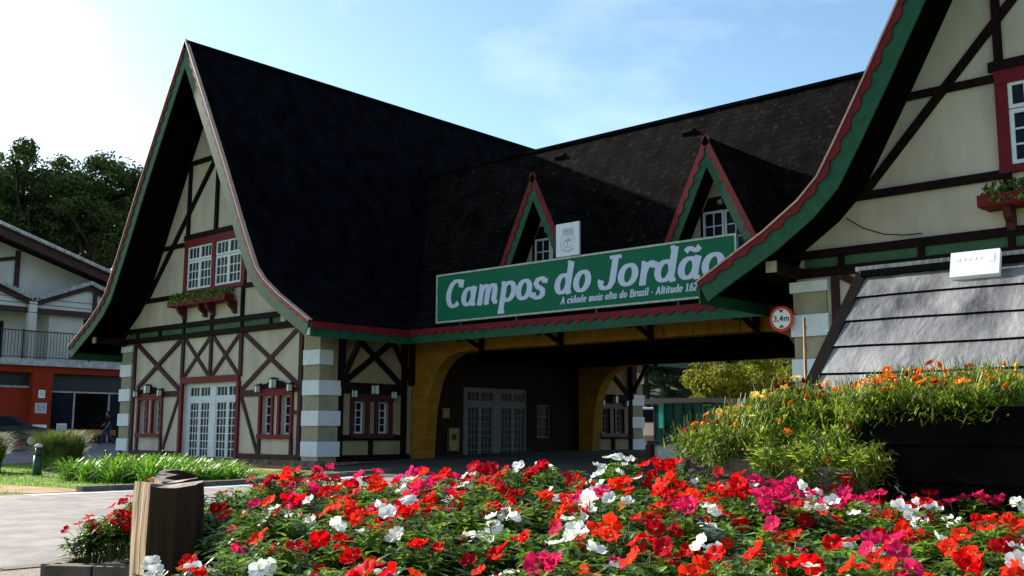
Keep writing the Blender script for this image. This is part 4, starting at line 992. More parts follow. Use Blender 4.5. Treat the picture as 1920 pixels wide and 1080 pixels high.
for x, dx in ((tx0+.12, -.14), (tx0+.62, .16), (tx0+1.15, .1)):
    mb = MB(); mb.beam((x+dx, ty0-.05, .98), (x, ty0-.03, 1.34), .07, .05, up=(0, 1, 0)); mb.build('brace', M['trough'], tr)
def gaz_foliage(seed, trail=False):
    r_ = random.Random(seed); mb = MB()
    for k in range(420):
        a = r_.uniform(0, 6.3); el = r_.uniform(-.25, 1.2); base = Vector((r_.gauss(0, .055), r_.gauss(0, .055), r_.uniform(-.02, .14)))
        d = Vector((math.cos(a)*math.cos(el), math.sin(a)*math.cos(el), math.sin(el)))
        ln = r_.uniform(.03, .095); s_ = d.cross(Vector((0, 0, 1))).normalized(); wd = r_.uniform(.0022, .0058)
        dr = r_.uniform(.05, .45)*ln; p0 = base; p1 = base+d*ln*.5; p2 = base+d*ln-Vector((0, 0, dr))
        mb.add([p0-s_*wd*.5, p0+s_*wd*.5, p1-s_*wd, p1+s_*wd, p2], [(0, 1, 3, 2), (2, 3, 4)])
    for k in range(16):
        a = r_.uniform(0, 6.3); base = Vector((r_.gauss(0, .05), r_.gauss(0, .05), .05)); tp = base+Vector((math.cos(a)*.06, math.sin(a)*.06, r_.uniform(.10, .2)))
        mb.tube([base, tp], [.002, .0016], 3, 0, False)
    o = mb.build('foliage', [M['g_leaf']]); me = o.data; bpy.data.objects.remove(o); return me
def daisy(mt, seed, closed=False):
    r_ = random.Random(seed); mb = MB(); n = 14
    for k in range(n):
        a = 2*math.pi*k/n; c, s_ = math.cos(a), math.sin(a); wd = .0052; rl = .030*r_.uniform(.9, 1.08)
        if closed: pts = [(.004, 0), (.010, .018), (.004, .036)]
        else: pts = [(.005, 0), (rl*.65, .005+.004*r_.random()), (rl, .004+.006*r_.random())]
        v = []
        for i, (q, z) in enumerate(pts):
            ww = wd*(.6, 1, .3)[i]; v += [(q*c-ww*s_, q*s_+ww*c, z+.0005*(k % 3)), (q*c+ww*s_, q*s_-ww*c, z+.0005*(k % 3))]
        mb.add(v, [(0, 1, 3, 2), (2, 3, 5, 4)], 0)
    mb.tube([(0, 0, -.002), (0, 0, .006), (0, 0, .009)], [.007, .007, .003], 8, 1)
    mb.tube([(0, 0, 0), (.003, 0, -.05), (0, 0, -.12)], [.002, .002, .0016], 4, 2, False)
    o = mb.build('daisy_bloom', [mt, M['f_eye'], M['stem']]); me = o.data; bpy.data.objects.remove(o); return me
GF = [gaz_foliage(i) for i in range(5)]
GB = {k: [daisy(M[k], i) for i in range(2)]+[daisy(M[k], 9, True)] for k in ('g_orange', 'g_yellow', 'g_rust', 'g_gold')}
GN = {'g_orange': 'orange', 'g_yellow': 'pale yellow', 'g_rust': 'rust red', 'g_gold': 'golden'}
r_ = random.Random(21)
def gaz(p, key, nb, sc, trail=False):
    e = empty('gazania_plant', p, 'thin-leaved daisy plant with %s blooms %s' % (GN[key], 'trailing over the trough edge' if trail else 'in the wooden trough'), 'flowering plant', '%s daisies %s' % (GN[key], 'trailing over the trough' if trail else 'in the trough'), rz=r_.uniform(0, 6.3))
    e.scale = (sc,)*3
    if trail: e.rotation_euler = (R(r_.uniform(75, 125)), 0, r_.uniform(-.5, .5))
    o = bpy.data.objects.new('foliage', r_.choice(GF)); C.objects.link(o); o.parent = e
    for k in range(nb):
        b = bpy.data.objects.new('daisy_bloom', r_.choice(GB[key])); C.objects.link(b); b.parent = e
        x, y = r_.gauss(0, .07), r_.gauss(0, .07); b.location = (x, y, r_.uniform(.13, .22))
        n_ = Vector((x*5, y*5-.3, 1))+Vector((r_.gauss(0, .35), r_.gauss(0, .35), 0)); b.rotation_euler = n_.to_track_quat('Z', 'Y').to_euler(); q = r_.uniform(.8, 1.15); b.scale = (q, q, q)
for j in range(7):
    for i in range(16):
        x = -3.32+i*.11+r_.uniform(-.04, .04); y = 5.28+j*.13+r_.uniform(-.03, .03)
        t = (x+3.35)/2.2
        top = 1.34+.26*ss(.42+t*2.2)*ss(j/3+.30)-.02*(j > 4)+(.02 if t > .6 else 0)
        key = r_.choices(['g_orange', 'g_yellow', 'g_rust', 'g_gold'], [1.2, .8, 1.1, .35])[0]
        if x > -2.35: top = 1.66 if j > 1 else 1.60
        gaz(Vector((x, y, top-.04)), key, r_.choice([1, 1, 2, 3, 3, 4]), r_.uniform(.85, 1.15))
for i, x in enumerate([-3.35+.12*i for i in range(11)]):
    for z in (() if i < 5 and i != 2 else ((1.37,) if x < -2.75 else (1.36, 1.29)[:2 if i % 2 else 1])):
        gaz(Vector((x+r_.uniform(-.03, .03), 5.22, z)), r_.choice(['g_orange', 'g_yellow', 'g_rust']), r_.choice([0, 1, 2]), r_.uniform(.65, .85), True)
dp_ = empty('dark_tub', (0, 0, 0), 'tall black tub right of the trough with daisies spilling over its top', 'planter')
mb = MB(); mb.hexa([(-2.30, 5.34, .8), (.6, 5.30, .8), (.6, 6.3, .8), (-2.30, 6.3, .8), (-2.22, 5.26, 1.62), (.6, 5.2, 1.62), (.6, 6.3, 1.62), (-2.22, 6.3, 1.62)]); mb.build('tub_wall', M['plank_dark'], dp_)  # dark wood with its full shade painted in as black
mb = MB()
for k in range(4): z = .86+k*.19; mb.beam((-2.28+.01*k, 5.31-.017*k, z+.09), (.6, 5.26-.02*k, z+.09), .03, .17)
mb.build('tub_boards', M['plank_dark'], dp_)

# ------------------------------------------------------------------ strap-leaved hedge plants, grass bush, lawn
def strap_plant(seed):
    r_ = random.Random(seed); mb = MB()
    for k in range(150):
        a = r_.uniform(0, 6.3); el = r_.uniform(.6, 1.45); base = Vector((r_.gauss(0, .10), r_.gauss(0, .10), 0)); ln = r_.uniform(.38, .80); wd = r_.uniform(.010, .020)
        h = Vector((math.cos(a), math.sin(a), 0)); s_ = Vector((-h.y, h.x, 0)); pts = []
        for i in range(5):
            t = i/4; pts.append(base+h*(ln*math.cos(el)*t+ln*.28*t*t)+Vector((0, 0, ln*math.sin(el)*t-ln*.42*t*t*t)))
        v = []
        for i, p in enumerate(pts): q = wd*(.8, 1, 1, .8, .1)[i]; v += [p-s_*q, p+s_*q]
        mb.add(v, [(2*i, 2*i+1, 2*i+3, 2*i+2) for i in range(4)])
    o = mb.build('foliage', M['strap']); me = o.data; bpy.data.objects.remove(o); return me
SP = [strap_plant(i) for i in range(4)]
r_ = random.Random(31)
k = 0
for i in range(15):
    for j in range(4):
        x = -25.3+j*.95+r_.uniform(-.2, .2); y = 11.9+i*.42+r_.uniform(-.15, .15)
        dpx = 960+1905*(Vector((x, y, 0)).dot(RH)/Vector((x, y, 0)).dot(FH))
        if y > 17.9 or (j == 3 and i < 1) or dpx > 455: continue
        o = bpy.data.objects.new('strap_leaf_plant', SP[k % 4]); C.objects.link(o); k += 1
        o.location = (x, y, gz(x, y)-.02); sc = r_.uniform(.95, 1.25); o.scale = (sc, sc, sc*(1.35-.5*max(0, min(1, (dpx-300)/150)))); o.rotation_euler = (0, 0, r_.uniform(0, 6.3))
        tag(o, 'bright green strap-leaved clump planted before the chalet wall', 'plant', 'strap-leaved clumps before the chalet wall')
def grass_bush(loc, rad, h, n, seed, label):
    r_ = random.Random(seed); mb = MB()
    for k in range(n):
        a = r_.uniform(0, 6.3); q = rad*.55*math.sqrt(r_.random()); base = Vector((q*math.cos(a), q*math.sin(a), 0)); b = a+r_.gauss(0, .7)
        hd = Vector((math.cos(b), math.sin(b), 0)); s_ = Vector((-hd.y, hd.x, 0)); ln = h*r_.uniform(.6, 1.25); out = rad*r_.uniform(.1, .75); wd = .012
        v = []
        for i in range(5):
            t = i/4; p = base+hd*out*t*t+Vector((0, 0, ln*(t*1.1-.35*t*t*t))); q2 = wd*(1-t*.85); v += [p-s_*q2, p+s_*q2]
        mb.add(v, [(2*i, 2*i+1, 2*i+3, 2*i+2) for i in range(4)])
    o = mb.build('ornamental_grass_bush', M['grassbush']); o.location = loc; tag(o, label, 'bush', 'arching grass bushes on the lawn')
grass_bush((-31.2, 14.0, gz(0, 14)), 1.05, 1.35, 3200, 1, 'arching dark green grass bush on the lawn, right beside the green post')
grass_bush((-31.9, 12.0, gz(0, 12.2)), 1.0, 1.3, 2600, 2, 'arching dark green grass bush at the left edge of the photo')
mb = MB(); r_ = random.Random(41)
for k in range(9000):
    x = r_.uniform(-34, -20.98); y = r_.uniform(7.0, 17.2)
    yc = 9.65+.7*math.sin(x*.3)
    if abs(y-yc) < .75 and r_.random() < .93: continue
    z = gz(x, y); a = r_.uniform(0, 6.3); h = r_.uniform(.03, .10); s_ = Vector((math.cos(a)*.014, math.sin(a)*.014, 0)); p = Vector((x, y, z))
    mb.add([p-s_, p+s_, p+Vector((r_.gauss(0, .03), r_.gauss(0, .03), h))], [(0, 1, 2)])
mb.build('lawn_grass', M['blade'])['kind'] = 'stuff'
# green garden post
gp = empty('garden_post', (-28.35, 12.15, gz(0, 12.15)), 'short dark green post with a pale lamp cap on the lawn', 'post')
mb = MB(); mb.tube([(0, 0, 0), (0, 0, .55)], [.12, .115], 14); mb.build('column', M['bollard'], gp, smooth=True)
mb = MB(); mb.tube([(0, 0, .55), (0, 0, .60), (0, 0, .78)], [.08, .085, .085], 12); mb.build('neck', M['dark_metal'], gp, smooth=True)
mb = MB(); mb.tube([(0, 0, .78), (0, 0, .83), (0, 0, .88)], [.10, .11, .03], 12); mb.build('lamp_cap', M['palegrey'], gp, smooth=True)
# bench half hidden behind the plants
bn = empty('garden_bench', (-26.35, 13.9, gz(0, 13.6)-.05), 'old bench with a curled black iron arm behind the strap-leaved plants', 'bench', rz=R(60))
mb = MB()
for k in range(4): mb.box(-.7, .7, -.22+k*.12, -.12+k*.12, .42, .455)
mb.build('seat', M['trough'], bn)
for sx in (-.72, .72):
    mb = MB(); mb.tube([(sx, .25, 0), (sx, .24, .45), (sx, .24, .60)], .022, 8); mb.tube([(sx, -.24, 0), (sx, -.2, .42), (sx, -.22, .62), (sx, -.30, .72), (sx, -.40, .74), (sx, -.44, .68)], .026, 8); mb.tube([(sx, .24, .60), (sx, 0, .62), (sx, -.22, .60)], .022, 8); mb.build('iron_arm', M['black'], bn, smooth=True)

# ------------------------------------------------------------------ trees
def crown_mesh(seed, n_cl, rx, rz, per, size, mt, name='crown', gap=.0):
    r_ = random.Random(seed); mb = MB(); cl = []
    for k in range(n_cl):
        d = rv(r_, -.8, 1); q = r_.random()**.4
        cl.append((Vector((d.x*rx*q, d.y*rx*q, d.z*rz*q)), r_.uniform(.16, .34)*rx))
    for c, cr_ in cl:
        for i in range(per):
            d = rv(r_); p = c+Vector((d.x, d.y, d.z*.75))*cr_*(r_.random()**.35)
            t = (d+rv(r_)*.8).normalized(); a = t.orthogonal().normalized(); b = t.cross(a); s_ = size*r_.uniform(.6, 1.4); ang = r_.uniform(0, 6.3); a, b = a*math.cos(ang)+b*math.sin(ang), b*math.cos(ang)-a*math.sin(ang)
            mb.add([p-a*s_, p-b*s_*.45+t*s_*.15, p+a*s_, p+b*s_*.45+t*s_*.15], [(0, 1, 2, 3)])
    o = mb.build(name, mt); me = o.data; bpy.data.objects.remove(o); return me, cl
def trunk_mb(cl, base_z, rad, r_):
    mb = MB(); b = Vector((0, 0, base_z)); t = Vector((0, 0, 0))
    mb.tube([b, b*.5+Vector((.2, 0, 0)), t], [rad, rad*.8, rad*.5], 8)
    for c, q in cl[:14]:
        mb.tube([b*r_.uniform(.1, .4), c*.5+b*.1, c], [rad*.4, rad*.25, rad*.06], 5, 0, False)
    o = mb.build('trunk', M['bark']); me = o.data; bpy.data.objects.remove(o); return me
r_ = random.Random(77)
TC = []
for i, mt in enumerate(('tree', 'tree', 'tree2')):
    me, cl = crown_mesh(100+i, 58, 4.6, 5.6, 250, .17, M[mt]); TC.append((me, trunk_mb(cl, -13, .45, r_)))
def tree(x, y, zc, sx, sz, k, label, grp, name='broadleaf_tree', meshes=None):
    cm, tm = (meshes or TC[k]); e = empty(name, (x, y, gz(x, y)), label, 'tree', grp, rz=r_.uniform(0, 6.3)); e.scale = (sx, sx, sz)
    for nm, me in (('crown', cm), ('trunk', tm)):
        o = bpy.data.objects.new(nm, me); C.objects.link(o); o.parent = e; o.location = (0, 0, (zc-gz(x, y))/sz)
# positions from lateral offset / distance of what stands behind the shop
def along(px, D): return S((px-960)/1905*D*1.0, D*.99)
tl = [(-60, 82, 17.5, 1.15, 1.0, 0, 'dark evergreen tree behind the shop at the left edge of the photo'),
      (38, 78, 16.5, 1.0, 1.0, 1, 'dark bushy tree behind the shop, second from the left edge'),
      (95, 84, 16.6, 1.05, 1.0, 2, 'pine green tree behind the valley of the shop gables'),
      (168, 80, 16.8, 1.0, .97, 0, 'dark round tree with a lighter top behind the shop roof slope'),
      (228, 84, 16.2, .95, .95, 1, 'dark tree behind the shop nearest the chalet roof'),
      (285, 86, 15.5, 1.0, .95, 2, 'dark tree mostly hidden by the steep chalet roof'),
      (20, 92, 12, 1.3, 1.0, 2, 'shaded lower tree in the second row behind the shop'),
      (120, 94, 11, 1.3, 1.0, 0, 'low shaded tree between taller ones behind the shop'),
      (200, 92, 10.5, 1.3, 1.0, 1, 'low dense tree seen above the shop eave'),
      (-140, 84, 15, 1.2, 1.1, 1, 'dark tree beyond the left edge of the view')]
for px, D, zc, a, b, k, lab in tl:
    p = along(px, D); tree(p.x, p.y, zc+1.3, a*1.05, b, k, lab, 'dark trees behind the shop')
ym, yc = crown_mesh(200, 34, 3.2, 2.4, 260, .14, M['ytree']); yt = (ym, trunk_mb(yc, -4, .25, r_))
for px, D, zc, a, lab in ((1335, 58, 3.6, .95, 'round yellow-green tree seen through the gate'), (1400, 66, 4.6, 1.0, 'yellow-green tree behind the roundest one seen through the gate'), (1470, 60, 3.9, .9, 'yellow-green bush tree right of its neighbours beneath the gate lintel')):
    p = along(px, D); tree(p.x, p.y, zc, a, a, 0, lab, 'yellow-green trees beyond the gate', 'yellow_green_tree', yt)
# hillside forest beyond the gate: trees one can still tell apart
hb = MB(); vs = []; nx, ny = 30, 12
for j in range(ny+1):
    for i in range(nx+1):
        px = 700+1100*i/nx; D = 95+14*j; p = along(px, D); vs.append((p.x, p.y, .6+30*ss((D-95)/150)))
hb.add(vs, [(j*(nx+1)+i, j*(nx+1)+i+1, (j+1)*(nx+1)+i+1, (j+1)*(nx+1)+i) for j in range(ny) for i in range(nx)])
hb.build('hill', M['forest'], smooth=True)['kind'] = 'structure'
fm, fc = crown_mesh(300, 22, 5.5, 6, 240, .34, M['forest'])
fst = (fm, trunk_mb(fc, -9, .4, r_))
for k in range(46):
    px = r_.uniform(1060, 1560); D = r_.uniform(98, 190); p = along(px, D); z = .6+30*ss((D-95)/150)
    e = empty('hillside_tree', (p.x, p.y, z), 'blue-green tree in the shaded woods on the hill beyond the gate', 'tree', 'woods on the hill beyond the gate', rz=r_.uniform(0, 6))
    sc = r_.uniform(.7, 1.1); e.scale = (sc, sc, sc)
    for nm, me in (('crown', fst[0]), ('trunk', fst[1])):
        o = bpy.data.objects.new(nm, me); C.objects.link(o); o.parent = e; o.location = (0, 0, 6.5)

# ------------------------------------------------------------------ shop building
shop = empty('shop_building', (0, 0, 0), 'two-storey chalet shop with pale gables, brown beams and an orange ground floor', 'building')
XS_ = -55.16; sf = Frame((XS_, 0, 0), (0, 1, 0), (1, 0, 0))
y0s, y1s = 17.2, 37.0
yap = 19.0; zap = 12.7
def roofz(y): return zap-abs(y-yap)*.312
def poly(mb, pts, h0, h1): mb.prism(pts, lambda p, h: sf.p(p[0], p[1], h), h0, h1)
mb = MB(); poly(mb, [(y0s, 5.0), (y1s-4, 5.0), (y1s-4, roofz(y1s-4)-.4), (yap, zap-.45), (y0s, roofz(y0s)-.45)], -14, -1.6); mb.build('upper_wall', M['shop_white'], shop)
mb = MB()
for s in (1, -1):
    a = (yap, zap); b = (yap+s*(30 if s > 0 else 6), 0); b = (b[0], roofz(b[0]))
    poly(mb, [a, b, (b[0], b[1]-.12), (a[0], a[1]-.12)][::s], -14.5, .35)
mb.build('main_roof', M['tile_top'], shop)
mb = MB()
for s in (1, -1):
    n = 120 if s > 0 else 14; L0 = 22 if s > 0 else 2.5
    for i in range(n):
        u0_ = yap+s*L0*i/n; u1_ = yap+s*L0*(i+.75)/n
        poly(mb, [(u0_, roofz(u0_)+.05), (u1_, roofz(u1_)+.05), (u1_, roofz(u1_)-.14), (u0_, roofz(u0_)-.14)][::s], .36, .50)
mb.build('tile_edge', M['tile'], shop)
mb = MB()
for s in (1, -1):
    L0 = 22 if s > 0 else 2.5; b = yap+s*L0
    poly(mb, [(yap, zap-.14), (b, roofz(b)-.14), (b, roofz(b)-.62), (yap, zap-.62)][::s], .1, .2)
mb.build('barge_board', M['shop_beam'], shop)
fw_ = Frame((XS_-1.6, 0, 0), (0, 1, 0), (1, 0, 0))
mb = MB(); bar(mb, fw_, (22.5, 8.2), (22.5, 11.1), .26, .08); bar(mb, fw_, (19.0, 9.9), (22.5, 10.7), .2, .08); bar(mb, fw_, (27, 7.6), (27, 9.8), .26, .08); mb.build('timber_frame', M['shop_beam'], shop)
# two small gables over the balcony
for i, (yc_, hw_) in enumerate(((19.9, 2.9), (25.9, 3.0), (32.0, 3.0))):
    g = group_part('porch_gable', shop); za, sl2 = 9.55, .40
    ze = za-hw_*sl2
    mb = MB(); poly(mb, [(yc_-hw_+.2, 7.75), (yc_+hw_-.2, 7.75), (yc_+hw_-.2, ze), (yc_, za-.25), (yc_-hw_+.2, ze)], -1.5, -.25); mb.build('gable_wall', M['shop_white'], g)
    mb = MB(); mb2 = MB()
    for s in (1, -1):
        poly(mb, [(yc_, za), (yc_+s*hw_, ze), (yc_+s*hw_, ze-.1), (yc_, za-.1)][::s], -1.7, .05)
        n = 22
        for k in range(n):
            u0_ = hw_*k/n; u1_ = hw_*(k+.72)/n; poly(mb2, [(yc_+s*u0_, za-u0_*sl2+.08), (yc_+s*u1_, za-u1_*sl2+.08), (yc_+s*u1_, za-u1_*sl2-.14), (yc_+s*u0_, za-u0_*sl2-.14)][::s], .06, .2)
    mb.build('gable_roof', M['tile_top'], g); mb2.build('tile_edge', M['tile'], g)
    mb = MB()
    for s in (1, -1): poly(mb, [(yc_, za-.14), (yc_+s*hw_, ze-.14), (yc_+s*hw_, ze-.42), (yc_, za-.42)][::s], -.2, -.05)
    fg = Frame((XS_-.25, 0, 0), (0, 1, 0), (1, 0, 0)); bar(mb, fg, (yc_-hw_, 7.75), (yc_+hw_, 7.75), .3, .08); bar(mb, fg, (yc_+.4, 7.8), (yc_+.4, 9.1), .22, .08)
    mb.build('gable_beams', M['shop_beam'], g)
mb = MB()
for y in (17.5, 22.85, 29.1, 35.2): mb.box(XS_-.35, XS_+.05, y-.2, y+.2, 5.08, 8.2)
mb.build('balcony_column', M['shop_white'], shop)
mb = MB(); mb.box(XS_-1.6, XS_+.25, y0s, y1s, 4.78, 5.10); mb.build('balcony_slab', M['tile'], shop)
mb = MB()
mb.box(XS_+.1, XS_+.14, y0s, y1s, 6.58, 6.64); mb.box(XS_+.1, XS_+.14, y0s, y1s, 5.2, 5.24)
k = y0s
while k < y1s: mb.box(XS_+.11, XS_+.13, k, k+.025, 5.24, 6.58); k += .17
for y in (17.5, 19.6, 22.4, 26, 29.1, 32): mb.box(XS_+.09, XS_+.15, y-.03, y+.03, 5.1, 6.7)
mb.build('balcony_railing', M['dark_metal'], shop)
for (a, b, z0, z1) in ((20.4, 22.0, 5.2, 7.2), (26.0, 28.2, 6.9, 7.6), (30, 32, 5.2, 7.2)):
    e = group_part('window', shop); lattice(e, fw_, a, b, z0, z1, 2, 1, h=.02, bw=.09, fmat='dark_metal')
mb = MB(); mb.box(XS_-1.62, XS_-.6, 24.0, 25.9, 5.1, 8.0); mb.build('upper_wall', M['shop_white'], shop)
# orange ground floor
mb = MB()
wall_holes(mb, sf, y0s, y1s, .3, 4.78, [(18.0, 23.1, .75, 4.42), (24.15, 30.4, .75, 4.42), (31.5, 36, .75, 4.42)], .6)
mb.build('orange_front', M['orange_wall'], shop)
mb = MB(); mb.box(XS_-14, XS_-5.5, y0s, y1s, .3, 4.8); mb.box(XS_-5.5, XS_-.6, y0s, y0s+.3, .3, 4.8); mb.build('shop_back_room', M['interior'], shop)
mb = MB(); mb.box(XS_-5.5, XS_-.5, y0s+.3, y1s, .5, .74); mb.build('shop_floor', M['parking'], shop)
sw = Frame((XS_-.55, 0, 0), (0, 1, 0), (1, 0, 0))
mb = MB(); rect(mb, sw, 18.0, 23.1, 3.62, 3.72, 0, .1); rect(mb, sw, 24.15, 30.4, 3.42, 3.50, 0, .1)
for u in (20.6, 24.2, 25.6, 27.6, 30.3): rect(mb, sw, u-.04, u+.04, .75, 3.42, 0, .09)
mb.build('shopfront_frame', M['tile'], shop)
mb = MB(); rect(mb, sw, 18.0, 23.1, 3.72, 4.42, 0, .05); rect(mb, sw, 24.15, 30.4, 3.50, 4.42, 0, .05); mb.build('shop_fascia', M['dark_metal'], shop)
for a_, b_ in ((27.65, 30.25), (24.25, 25.55), (18, 20.5)): mb = MB(); rect(mb, sw, a_, b_, .75, 3.4, .01, .03); mb.build('shop_glass', M['pane'], shop)
mb = MB(); rect(mb, sw, 21.6, 23.1, .75, 3.6, .0, .12); mb.build('orange_panel', M['orange_wall'], shop)
for (u, z, a, b, lab) in ((23.6, 3.3, .34, .42, 'small pale lamp box high on the orange shop pier'), (23.6, 2.55, .62, .55, 'grey square notice on the orange shop pier'), (23.6, 1.25, .75, .85, 'white poster low on the orange shop pier'), (25.0, 1.45, .55, .6, 'small white paper on the shop window beside the pier'), (28.9, 1.7, .5, .4, 'square white paper on the right shop window'), (29.6, 2.35, .4, .9, 'tall pale strip notice on the right shop window')):
    mb = MB(); h = .01 if u < 24 else .02; fr_ = sf if u < 24 else sw; h0 = .0 if u < 24 else .035
    rect(mb, fr_, u-a/2, u+a/2, z-b/2, z+b/2, h0+.002, h0+.03)
    for q in range(3): rect(mb, fr_, u-a*.36, u+a*.36, z+b*(.22-.2*q), z+b*(.30-.2*q), h0+.031, h0+.034, 1)
    tag(mb.build('shop_notice', [M['palegrey'] if 'grey' in lab else M['notice'], M['emblem']]), lab, 'notice')
# orange tables in the shop doorway
for i, (y, xo) in enumerate(((24.9, 1.1), (26.1, 1.0), (27.0, .6))):
    e = empty('cafe_table', (XS_+xo, y, .67), ['orange cloth table before the shop window', 'orange cloth table in the shop doorway', 'orange cloth table at the right of the shop doorway'][i], 'table', 'orange tables before the shop')
    mb = MB(); mb.box(-.36, .36, -.36, .36, .70, .74); mb.build('tabletop', M['seat_orange'], e)
    mb = MB(); mb.box(-.37, .37, -.37, -.362, .45, .70); mb.box(.362, .37, -.362, .362, .45, .70); mb.box(-.37, -.362, -.362, .362, .45, .7); mb.build('cloth_drop', M['seat_orange'], e)
    for sx in (-.32, .32):
        for sy in (-.32, .32): mb = MB(); mb.box(sx-.02, sx+.02, sy-.02, sy+.02, 0, .70); mb.build('leg', M['dark_metal'], e)
# cables in front of the shop
for i, z in enumerate((8.0, 7.72, 7.3)):
    mb = MB(); pts = [(XS_+4, 6+34*t/14, z+.9*((t/14-.45)**2)*2-t*.02) for t in range(15)]
    mb.tube(pts, .018, 4); tag(mb.build('overhead_cable', M['black']), ['highest', 'middle', 'lowest'][i]+' of three thin overhead cables crossing the shop balcony', 'cable', 'cables before the shop')
for y in (5.8, 40.2):
    mb = MB(); mb.tube([(XS_+4, y, .6), (XS_+4, y, 9.6)], [.14, .10], 8); mb.box(XS_+3.94, XS_+4.06, y-.6, y+.6, 8.6, 8.75)
    tag(mb.build('utility_pole', M['bark']), 'wooden utility pole carrying the cables, %s of the shop' % ('left' if y < 10 else 'right'), 'utility pole')

# ------------------------------------------------------------------ car, truck
def car(loc, rz, paint, label, group=None):
    e = empty('parked_car', loc, label, 'car', group, rz)
    lower = [(-2.05, .38), (-2.1, .72), (-1.95, .92), (-1.1, .98), (1.15, .98), (1.85, .86), (2.1, .62), (2.1, .36), (1.75, .28), (-1.75, .28)]
    mb = MB()
    def sec(y, ins): return [(x*(1-ins*.03), y, z) for x, z in lower]
    ys_ = [(-.84, 1), (-.80, 0), (.80, 0), (.84, 1)]; n = len(lower); vs = [v for y, q in ys_ for v in sec(y, q)]
    mb.add(vs, [(k*n+i, k*n+(i+1) % n, (k+1)*n+(i+1) % n, (k+1)*n+i) for k in range(3) for i in range(n)]+[tuple(range(n))[::-1], tuple(range(3*n, 4*n))])
    cab = [(-1.75, .95), (-1.15, 1.42), (.35, 1.45), (1.15, .96)]
    lo_ = [(x, -.78, z) for x, z in cab[:1]]; 
    mb.hexa([(-1.75, -.78, .95), (1.15, -.78, .96), (1.15, .78, .96), (-1.75, .78, .95), (-1.12, -.62, 1.43), (.32, -.62, 1.46), (.32, .62, 1.46), (-1.12, .62, 1.43)])
    body = mb.build('body', paint, e)
    mb = MB()
    for s in (-1, 1): mb.hexa([(-1.5, s*.752, 1.0), (.95, s*.752, 1.0), (.95, s*.80, 1.0), (-1.5, s*.80, 1.0), (-1.05, s*.63, 1.38), (.28, s*.63, 1.40), (.28, s*.66, 1.40), (-1.05, s*.66, 1.38)])
    mb.hexa([(1.10, -.70, 1.0), (1.16, -.70, 1.0), (1.16, .70, 1.0), (1.10, .70, 1.0), (.36, -.58, 1.41), (.40, -.58, 1.43), (.40, .58, 1.43), (.36, .58, 1.41)])
    mb.hexa([(-1.74, -.70, 1.0), (-1.68, -.70, 1.0), (-1.68, .70, 1.0), (-1.74, .70, 1.0), (-1.20, -.58, 1.40), (-1.15, -.58, 1.40), (-1.15, .58, 1.40), (-1.20, .58, 1.40)])
    mb.build('windows', M['pane'], e)
    for x in (-1.3, 1.3):
        for s in (-1, 1):
            mb = MB(); mb.tube([(x, s*.66, .31), (x, s*.86, .31)], .31, 18); w_ = mb.build('wheel', M['tyre'], e, smooth=False)
            mb = MB(); mb.tube([(x, s*.85, .31), (x, s*.875, .31)], .19, 12); mb.build('rim', M['rim'], w_)
    for s in (-1, 1):
        mb = MB(); mb.box(2.02, 2.10, s*.62-.16, s*.62+.16, .60, .76); mb.build('headlight', M['lamp_clear'], e)
        mb = MB(); mb.box(-2.09, -2.0, s*.66-.14, s*.66+.14, .66, .86); mb.build('tail_light', M['lamp_red'], e)
    return e
car((-49.2, 19.4, .62), R(62), M['car_dark'], 'dark saloon car parked before the shop behind the grass bush')
car((-47.4, 27.6, .69), R(80), M['car_dark'], 'black car parked by the shop corner beside the walking person')
tk = empty('small_truck', (-36.1, 51.4, .7), 'small white and blue truck parked beyond the gate', 'truck', rz=R(-35))
mb = MB(); mb.prism([(1.2, .5), (3.0, .5), (3.0, 1.2), (2.6, 2.1), (1.2, 2.15)], lambda p, h: (p[0], h, p[1]), -.9, .9); mb.build('cab', M['truck_white'], tk)
mb = MB(); mb.box(-2.6, 1.1, -.95, .95, .75, 1.15); mb.box(-2.6, -2.5, -.95, .95, 1.15, 1.9); mb.box(-2.6, 1.1, -.95, -.87, 1.15, 1.7); mb.box(-2.6, 1.1, .87, .95, 1.15, 1.7); mb.build('cargo_bed', M['truck_blue'], tk)
mb = MB(); mb.hexa([(2.99, -.78, 1.25), (3.01, -.78, 1.25), (3.01, .78, 1.25), (2.99, .78, 1.25), (2.64, -.74, 2.0), (2.67, -.74, 2.0), (2.67, .74, 2.0), (2.64, .74, 2.0)]); mb.box(1.5, 2.5, -.92, -.9, 1.3, 1.95); mb.box(1.5, 2.5, .9, .92, 1.3, 1.95); mb.build('windows', M['pane'], tk)
for x in (-1.7, 2.2):
    for s in (-1, 1): mb = MB(); mb.tube([(x, s*.7, .4), (x, s*.95, .4)], .4, 16); mb.build('wheel', M['tyre'], tk)
mb = MB(); mb.box(-.3, .3, -.3, .3, 1.2, 2.3); mb.build('blue_load', M['truck_blue'], tk)
# pale wall / hoarding and turquoise glass pavilion beyond the gate
p0, p1 = along(1165, 64), along(1262, 62)
mb = MB(); d_ = (p1-p0); 
for k in range(6):
    a = p0+d_*(k/6); b = p0+d_*((k+.97)/6); mb.hexa([(a.x, a.y, .5), (b.x, b.y, .5), (b.x, b.y+.1, .5), (a.x, a.y+.1, .5), (a.x, a.y, 2.5), (b.x, b.y, 2.45), (b.x, b.y+.1, 2.45), (a.x, a.y+.1, 2.5)])
tag(mb.build('site_hoarding', M['palegrey']), 'pale grey hoarding wall behind the small truck beyond the gate', 'wall')
gl = empty('glass_pavilion', (0, 0, 0), 'turquoise glazed pavilion with a dark flat roof beyond the gate', 'pavilion')
g0, g1 = along(1224, 50), along(1312, 48); d_ = g1-g0; nrm_ = Vector((d_.y, -d_.x, 0)).normalized()*-3
if nrm_.y < 0: nrm_ = -nrm_
